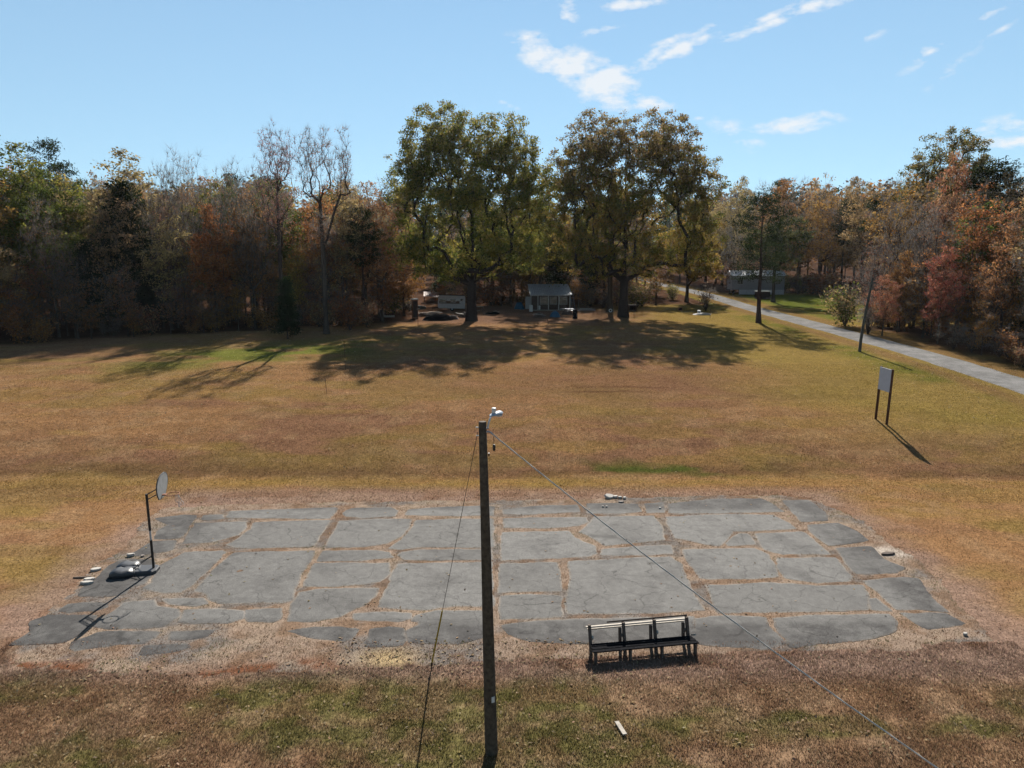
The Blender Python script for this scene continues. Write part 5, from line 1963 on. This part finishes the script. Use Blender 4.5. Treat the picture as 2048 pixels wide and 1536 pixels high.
def camper():
    q = P(903, 622)
    root = empty('camper_trailer', q, math.radians(6), label='old white camper trailer with brown stripe under the left oak', cat='camper', tilt=(0, math.radians(1.5)))
    Lc, Wc, Hc = 4.2, 2.1, 2.35
    prof = [(-2.1, .55), (-1.95, .42), (2.05, .42), (2.1, .6), (2.1, 2.2), (1.95, 2.4), (-1.8, 2.4), (-2.0, 2.2), (-2.1, 1.4)]
    MB().prism([(x, 0, z) for x, z in prof], (0, Wc, 0)).build('body', M_CAMP, root)
    MB().box((0, Wc / 2, 2.44), (3.9, Wc + .12, .07)).build('roof', M_RUBBER, root)
    MB().box((-.35, -.012, 1.35), (3.2, .02, .42)).build('stripe', M_BROWN, root)
    for x, w, z, h in ((-1.35, 1.0, 1.55, .55), (.2, .8, 1.6, .5)):
        f = MB().box((x, -.03, z), (w, .03, h)).build('window', M_GLASS, root)
        MB().box((x, -.05, z + h / 2), (w + .1, .03, .05)).build('frame', M_GALV, f)
        MB().box((x, -.05, z - h / 2), (w + .1, .03, .05)).build('frame', M_GALV, f)
    d = MB().box((1.55, -.025, 1.3), (.62, .03, 1.7)).build('door', M_CAMP, root)
    MB().box((1.55, -.05, 1.72), (.36, .03, .38)).build('window', M_GLASS, d)
    MB().box((1.34, -.06, 1.2), (.05, .05, .12)).build('handle', M_GLASS, d)
    for y in (.12, Wc - .12):
        w = MB()
        w.tube([(.1, y - .09, .33), (.1, y + .09, .33)], .33, 16)
        t = w.build('wheel', M_RUBBER, root, True)
        MB().tube([(.1, y - .1, .33), (.1, y + .1, .33)], .17, 12).build('rim', M_GALV, t, True)
    MB().tube([(-2.05, Wc / 2, .45), (-3.1, Wc / 2, .42)], .05, 6).build('drawbar', M_RUBBER, root)
    MB().tube([(-3.0, Wc / 2, .42), (-3.0, Wc / 2, -.05)], .04, 6).build('jack_leg', M_RUBBER, root)


camper()


def cabinet():
    q = P(830, 637)
    root = empty('upright_cabinet', q, math.radians(20), label='narrow upright orange brown cabinet with a white top left of the camper', cat='cabinet')
    H = zat(599, q[1]) - q[2]
    MB().box((0, 0, H / 2), (.75, .75, H), bev=.02).build('body', M_CAB, root)
    MB().box((0, 0, H + .06), (.92, .92, .16), bev=.04).build('cap', M_WHITEP, root)
    MB().box((0, -.39, H * .5), (.62, .03, H * .85)).build('door', mat('dark_door', (.05, .035, .03), .9), root)
    MB().box((.22, -.42, H * .5), (.04, .04, .14)).build('handle', M_GALV, root)


cabinet()


def canoe():
    q = P(822, 618)
    root = empty('overturned_boat', q, math.radians(-3), label='long overturned dark boat with pale keel behind the upright cabinet', cat='boat')
    n, k = 13, 8
    vs, ridge = [], []
    for i in range(n):
        t = i / (n - 1) * 2 - 1
        w = .45 * (1 - t * t) ** .6 + .03
        h = .55 * (1 - .55 * t * t) + .1
        for j in range(k):
            a = math.pi * j / (k - 1)
            vs.append((t * 2.4, w * math.cos(a), h * math.sin(a) ** .8 if 0 < j < k - 1 else 0))
        ridge.append((t * 2.4, 0, h + .01))
    fs = [(i * k + j, i * k + j + 1, (i + 1) * k + j + 1, (i + 1) * k + j) for i in range(n - 1) for j in range(k - 1)] + [tuple(range(k)), tuple(range((n - 1) * k, n * k))] + [(i * k, (i + 1) * k, (i + 1) * k + k - 1, i * k + k - 1) for i in range(n - 1)]
    MB().add(vs, fs).build('hull', M_HULL, root, True)
    MB().tube(ridge, .035, 6).build('keel', M_WHITEP, root)
    MB().box((-.2, -.75, .08), (3.4, .14, .05), rz=.02).build('gunwale_plank', M_WHITEW, root)


canoe()


def heap(name, px, py, size, m, lab, seed, cat='junk', bits=None, bm=None):
    """low sagging pile under a sheet, with loose boards lying on it"""
    q = P(px, py)
    r = np.random.default_rng(seed)
    root = empty(name, q, label=lab, cat=cat)
    n = 15
    u = np.linspace(-1, 1, n)
    X, Y = np.meshgrid(u, u)
    R = np.maximum(np.abs(X), np.abs(Y)) * .5 + np.hypot(X, Y) * .5
    Z = np.clip(1 - R ** 2.2, 0, 1) ** .7 * (.55 + .8 * fbm(X * 1.7 + seed, Y * 1.7, seed, 3)) * size[2]
    jx = 1 + (fbm(X * 1.2, Y * 1.2 + seed, seed + 5, 2) - .5) * .5
    v = np.stack([(X * size[0] / 2 * jx).ravel(), (Y * size[1] / 2 * jx).ravel(), (Z - .04).ravel()], 1)
    i = (np.arange(n - 1)[:, None] * n + np.arange(n - 1)[None]).ravel()
    f = np.stack([i, i + 1, i + 1 + n, i + n], 1)
    ob = link('cover', raw_mesh('cover', v, [f]), m, root, smooth=True)
    for k in range(bits or 0):
        c = (r.uniform(-.4, .4) * size[0], r.uniform(-.45, .2) * size[1], size[2] * r.uniform(.5, .95))
        MB().box(c, (r.uniform(.5, 1.6), r.uniform(.08, .25), .04), rz=r.uniform(-.6, .6), ry=r.uniform(-.2, .2)).build('loose_board', bm or M_GREYW, root)
    return root


heap('black_heap', 878, 640, (4.3, 2.0, 1.0), M_RUBBER, 'long black sheeted heap in front of the white camper', 3, bits=2)
heap('scrap_heap', 868, 632, (2.2, 1.0, .7), M_DARKW, 'brown scrap heap behind the long black heap', 21, bits=7)
heap('scrap_heap', 905, 638, (1.6, 1.0, .6), M_DARKW, 'scrap heap between the long black heap and the oak', 22, bits=6, bm=M_OLDW)
heap('scrap_heap', 948, 628, (1.2, .8, .5), M_DARKW, 'small scrap heap just right of the left oak trunk', 23, bits=4)
heap('scrap_heap', 846, 632, (1.4, 1.0, .6), M_DARKW, 'small grey scrap heap right of the upright cabinet', 5, bits=4)
heap('scrap_heap', 928, 634, (1.9, 1.1, .7), M_DARKW, 'dark scrap heap with pale bits at the foot of the left oak', 6, bits=5)
heap('scrap_heap', 985, 628, (2.4, .9, .45), M_RUBBER, 'low black scrap heap between the left oak and the shed', 7, bits=2)
heap('scrap_heap', 1078, 634, (1.9, 1.0, .55), M_DARKW, 'low pile of grey boards in front of the shed', 8, bits=6)
heap('scrap_heap', 1133, 629, (1.8, 1.2, .9), M_DARKW, 'mixed metal scrap heap at the right front of the shed', 9, bits=7, bm=M_GALV)
heap('blue_tarp', 1110, 634, (1.4, 1.1, .95), M_BLUE, 'rounded blue covered lump in front of the shed', 10, cat='tarp')
heap('dark_tarp', 1038, 618, (1.6, 1.2, 1.1), M_BLUE, 'dark blue covered pile left of the fridge', 11, cat='tarp')
heap('ash_pile', 1172, 620, (3.0, 1.4, .3), M_BRICK, 'pale grey rubble spread right of the shed', 12, bits=8)


def pallet():
    q = P(777, 634)
    root = empty('pallet', q, .15, label='pale wooden pallet lying flat at the left end of the yard', cat='pallet')
    for k in range(6):
        MB().box((-.75 + .3 * k, 0, .22), (.16, 1.3, .04)).build('deck_board', M_GREYW, root)
    for y in (-.6, 0, .6):
        MB().box((0, y, .10), (1.75, .10, .2)).build('bearer', M_GREYW, root)


pallet()


def table():
    q = P(959, 624)
    root = empty('work_table', q, .2, label='small cluttered table right of the left oak trunk', cat='table')
    MB().box((0, 0, .85), (1.2, .7, .06)).build('table_top', M_GREYW, root)
    for sx in (-.5, .5):
        for sy in (-.28, .28):
            MB().box((sx, sy, .41), (.08, .08, .82)).build('leg', M_DARKW, root)
    MB().box((0, 0, .35), (1.05, .55, .04)).build('shelf', M_DARKW, root)


table()


def barrel(px, py, h, rad, m, lab, name='barrel', cat='barrel'):
    q = P(px, py)
    root = empty(name, q, label=lab, cat=cat)
    MB().lathe([(rad * .94, 0), (rad, .03), (rad * 1.03, h * .33), (rad, h * .35), (rad, h * .64), (rad * 1.03, h * .66), (rad, h * .97), (rad * .95, h)], 16).build('body', m, root, True)
    MB().lathe([(rad * .98, h), (rad * .98, h + .03), (rad * .5, h + .045)], 16).build('lid', m, root, True)


barrel(1150, 637, 1.15, .34, M_RUBBER, 'black upright barrel right of the metal scrap by the shed')
barrel(1062, 623, .95, .28, M_WHITEP, 'white upright drum in front of the fridge')
barrel(1079, 619, .6, .30, M_WHITEP, 'white tub under the shed porch', 'tub', 'tub')


def ladder():
    q = P(1145, 621)
    root = empty('ladder', q, 0, label='bluish metal ladder leaning on the right end of the shed', cat='ladder')
    for x in (0, .42):
        MB().tube([(x, -.2, 0), (x - .35, 1.2, 2.9)], .03, 6).build('rail', mat('blue_grey_metal', (.16, .21, .27), .5), root)
    for k in range(8):
        t = (k + .6) / 8.3
        MB().tube([(-.35 * t, -.2 + 1.4 * t, 2.9 * t), (.42 - .35 * t, -.2 + 1.4 * t, 2.9 * t)], .018, 5).build('rung', mat('blue_grey_metal', (.16, .21, .27)), root)


ladder()


def lean_to():
    q = P(866, 606)
    root = empty('lean_to_roof', q, .1, label='rusty low lean to roof behind the camper', cat='roof')
    corrugated(MB(), (-1.6, 0, 1.2), (2.6, 0, .9), (-1.6, 2.5, 1.9), (2.6, 2.5, 1.6), 24, .02).build('sheet', mat('rusty_tin', (.30, .20, .16), .7, .3, 4), root)
    for x, y, h in ((-1.5, .1, 1.2), (2.5, .1, .9), (-1.5, 2.4, 1.85), (2.5, 2.4, 1.55)):
        MB().box((x, y, h / 2 - .05), (.1, .1, h)).build('post', M_DARKW, root)


lean_to()


def ring_target(px, py, dia, lab):
    q = P(1219, 624)
    y = q[1] - .62
    z = zat(py, y)
    pts = [(dia / 2 * math.cos(a), 0, dia / 2 * math.sin(a)) for a in np.linspace(0, 2 * math.pi, 17)]
    ob = MB().tube(pts, .07, 6, False).build('white_ring', M_WHITEP, None, True)
    ob.location = (xat(px, py, y), y, z)
    tag(ob, lab, 'ring')


ring_target(1221, 621, .42, 'white ring hung on the slim oak stem')


def box_thing(name, px, py, size, m, lab, cat, rz=0.0):
    q = P(px, py)
    root = empty(name, q, rz, label=lab, cat=cat)
    MB().box((0, 0, size[2] / 2), size, bev=.03).build('body', m, root)
    MB().box((0, -size[1] / 2 - .01, size[2] * .5), (size[0] * .7, .03, size[2] * .6)).build('front_panel', M_RUBBER, root)
    for sx in (-.4, .4):
        MB().box((size[0] * sx, 0, -.02), (.08, size[1] * .8, .08)).build('foot', M_DARKW, root)


box_thing('fire_box', 1360, 621, (.62, .5, .5), M_CAB, 'small dark box on the grass left of the leafless bush', 'box')
box_thing('grill_box', 1264, 622, (1.3, .8, 1.0), M_DARKW, 'dark box standing right behind the right oak trunk', 'box')
barrel(1398, 628, .5, .26, M_WHITEP, 'white round tub at the foot of the leafless bush', 'tub', 'tub')
heap('grit_heap', 1404, 629, (2.6, 1.4, .3), M_CONC, 'low pale rubble round the leafless bush', 14, bits=3)


def mobile_home():
    q = P(1512, 590)
    root = empty('mobile_home', q, math.radians(-4), label='pale grey mobile home with white skirting across the lane', cat='house')
    W, D = 10.2, 4.6
    x0, x1 = -W / 2 + .3, W / 2 + .3
    zb, zt = 1.05, 3.75
    m_side = mat('grey_lap_siding', (.30, .30, .32), .7, .08, 3)
    MB().box(((x0 + x1) / 2, D / 2, (zb + zt) / 2), (W - .1, D, zt - zb)).build('wall', m_side, root)
    n = 13
    for k in range(n):
        z = zb + (zt - zb) * (k + .5) / n
        MB().box(((x0 + x1) / 2, -.02, z), (W - .06, .05, (zt - zb) / n - .025), rx=.09).build('siding_board', m_side, root)
    rf = MB().prism([(x0 - .2, -.35, zt), (x0 - .2, D + .35, zt), (x0 - .2, D / 2, zt + 1.05)], (W + .4, 0, 0)).build('roof', mat('pale_roof_sheet', (.50, .50, .50), .6, .2, 2), root)
    MB().box((x0 + 2.0, D * .3, zt + .75), (.25, .25, .4)).build('vent', M_GALV, rf)
    k = 7
    for i in range(k):
        if i in (0,):
            continue
        MB().box((x0 + W * (i + .5) / k, .03, .58), (W / k - .04, .05, .92), rx=.03).build('skirting_panel', M_CAMP, root)
    for i in range(5):
        MB().box((x0 + .6 + i * 2.2, .8, .45), (.35, .35, 1.1)).build('pier', M_RUBBER, root)
    for x, w in ((x0 + 1.6, 1.0), (x1 - 1.3, .9)):
        f = MB().box((x, -.06, 2.6), (w, .04, .9)).build('window', M_GLASS, root)
        MB().box((x, -.09, 2.6), (.04, .03, .9)).build('frame', M_WHITEW, f)
        MB().box((x, -.088, 2.13), (w + .1, .04, .06)).build('sill', M_WHITEW, f)
    c = P(1526, 598)
    r2 = empty('porch_box', c, math.radians(-4), label='brown boxed porch landing with a white top before the mobile home', cat='porch')
    MB().box((0, .6, .65), (2.5, 1.2, 1.4)).build('boarded_side', mat('porch_brown', (.05, .036, .034), .9), r2)
    MB().box((0, .6, 1.41), (2.7, 1.4, .10)).build('deck', M_WHITEW, r2)
    MB().box((1.0, -.3, .25), (.9, .5, .3)).build('step', M_DARKW, r2)


mobile_home()


# ------------------------------------------------------------------ thin autumn haze
def haze():
    m = bpy.data.materials.new('thin_air_haze')
    m.use_nodes = True
    nt = m.node_tree
    nt.nodes.clear()
    out = nt.nodes.new('ShaderNodeOutputMaterial')
    v = nt.nodes.new('ShaderNodeVolumePrincipled')
    v.inputs['Color'].default_value = (.80, .88, 1.0, 1)
    v.inputs['Density'].default_value = HAZE
    v.inputs['Anisotropy'].default_value = .3
    nt.links.new(v.outputs[0], out.inputs['Volume'])
    lo, hi = V3((-1100, -300, -1.6)), V3((1100, 1250, 48))
    c = (lo + hi) / 2
    o = MB().box(c, hi - lo).build('haze', m)
    tag(o, 'thin pale blue haze in the air over the field', kind='stuff')


HAZE = .00004
haze()


# look-alikes in the woods: say which one of them, counted from the left
def order_labels():
    by = {}
    for o in COL.objects:
        if o.parent is None and o.get('label') and o.get('category') in ('tree', 'bush'):
            by.setdefault(o['label'], []).append(o)
    ord_ = ['eleventh', 'twelfth', 'thirteenth', 'fourteenth', 'fifteenth', 'sixteenth', 'seventeenth', 'eighteenth', 'nineteenth']
    nth = ['leftmost', 'second', 'third', 'fourth', 'fifth', 'sixth', 'seventh', 'eighth', 'ninth', 'tenth'] + ord_
    num = ['', '', 'two', 'three', 'four', 'five', 'six', 'seven', 'eight', 'nine', 'ten', 'eleven', 'twelve', 'thirteen', 'fourteen', 'fifteen', 'sixteen', 'seventeen', 'eighteen', 'nineteen']
    for lab, os_ in by.items():
        n = len(os_)
        if n < 2 or n > 19:
            continue
        os_.sort(key=lambda o: o.location.x / o.location.y)
        for i, o in enumerate(os_):
            o['label'] = lab + ', ' + ('rightmost' if i == n - 1 else nth[i]) + ' of ' + num[n]


order_labels()
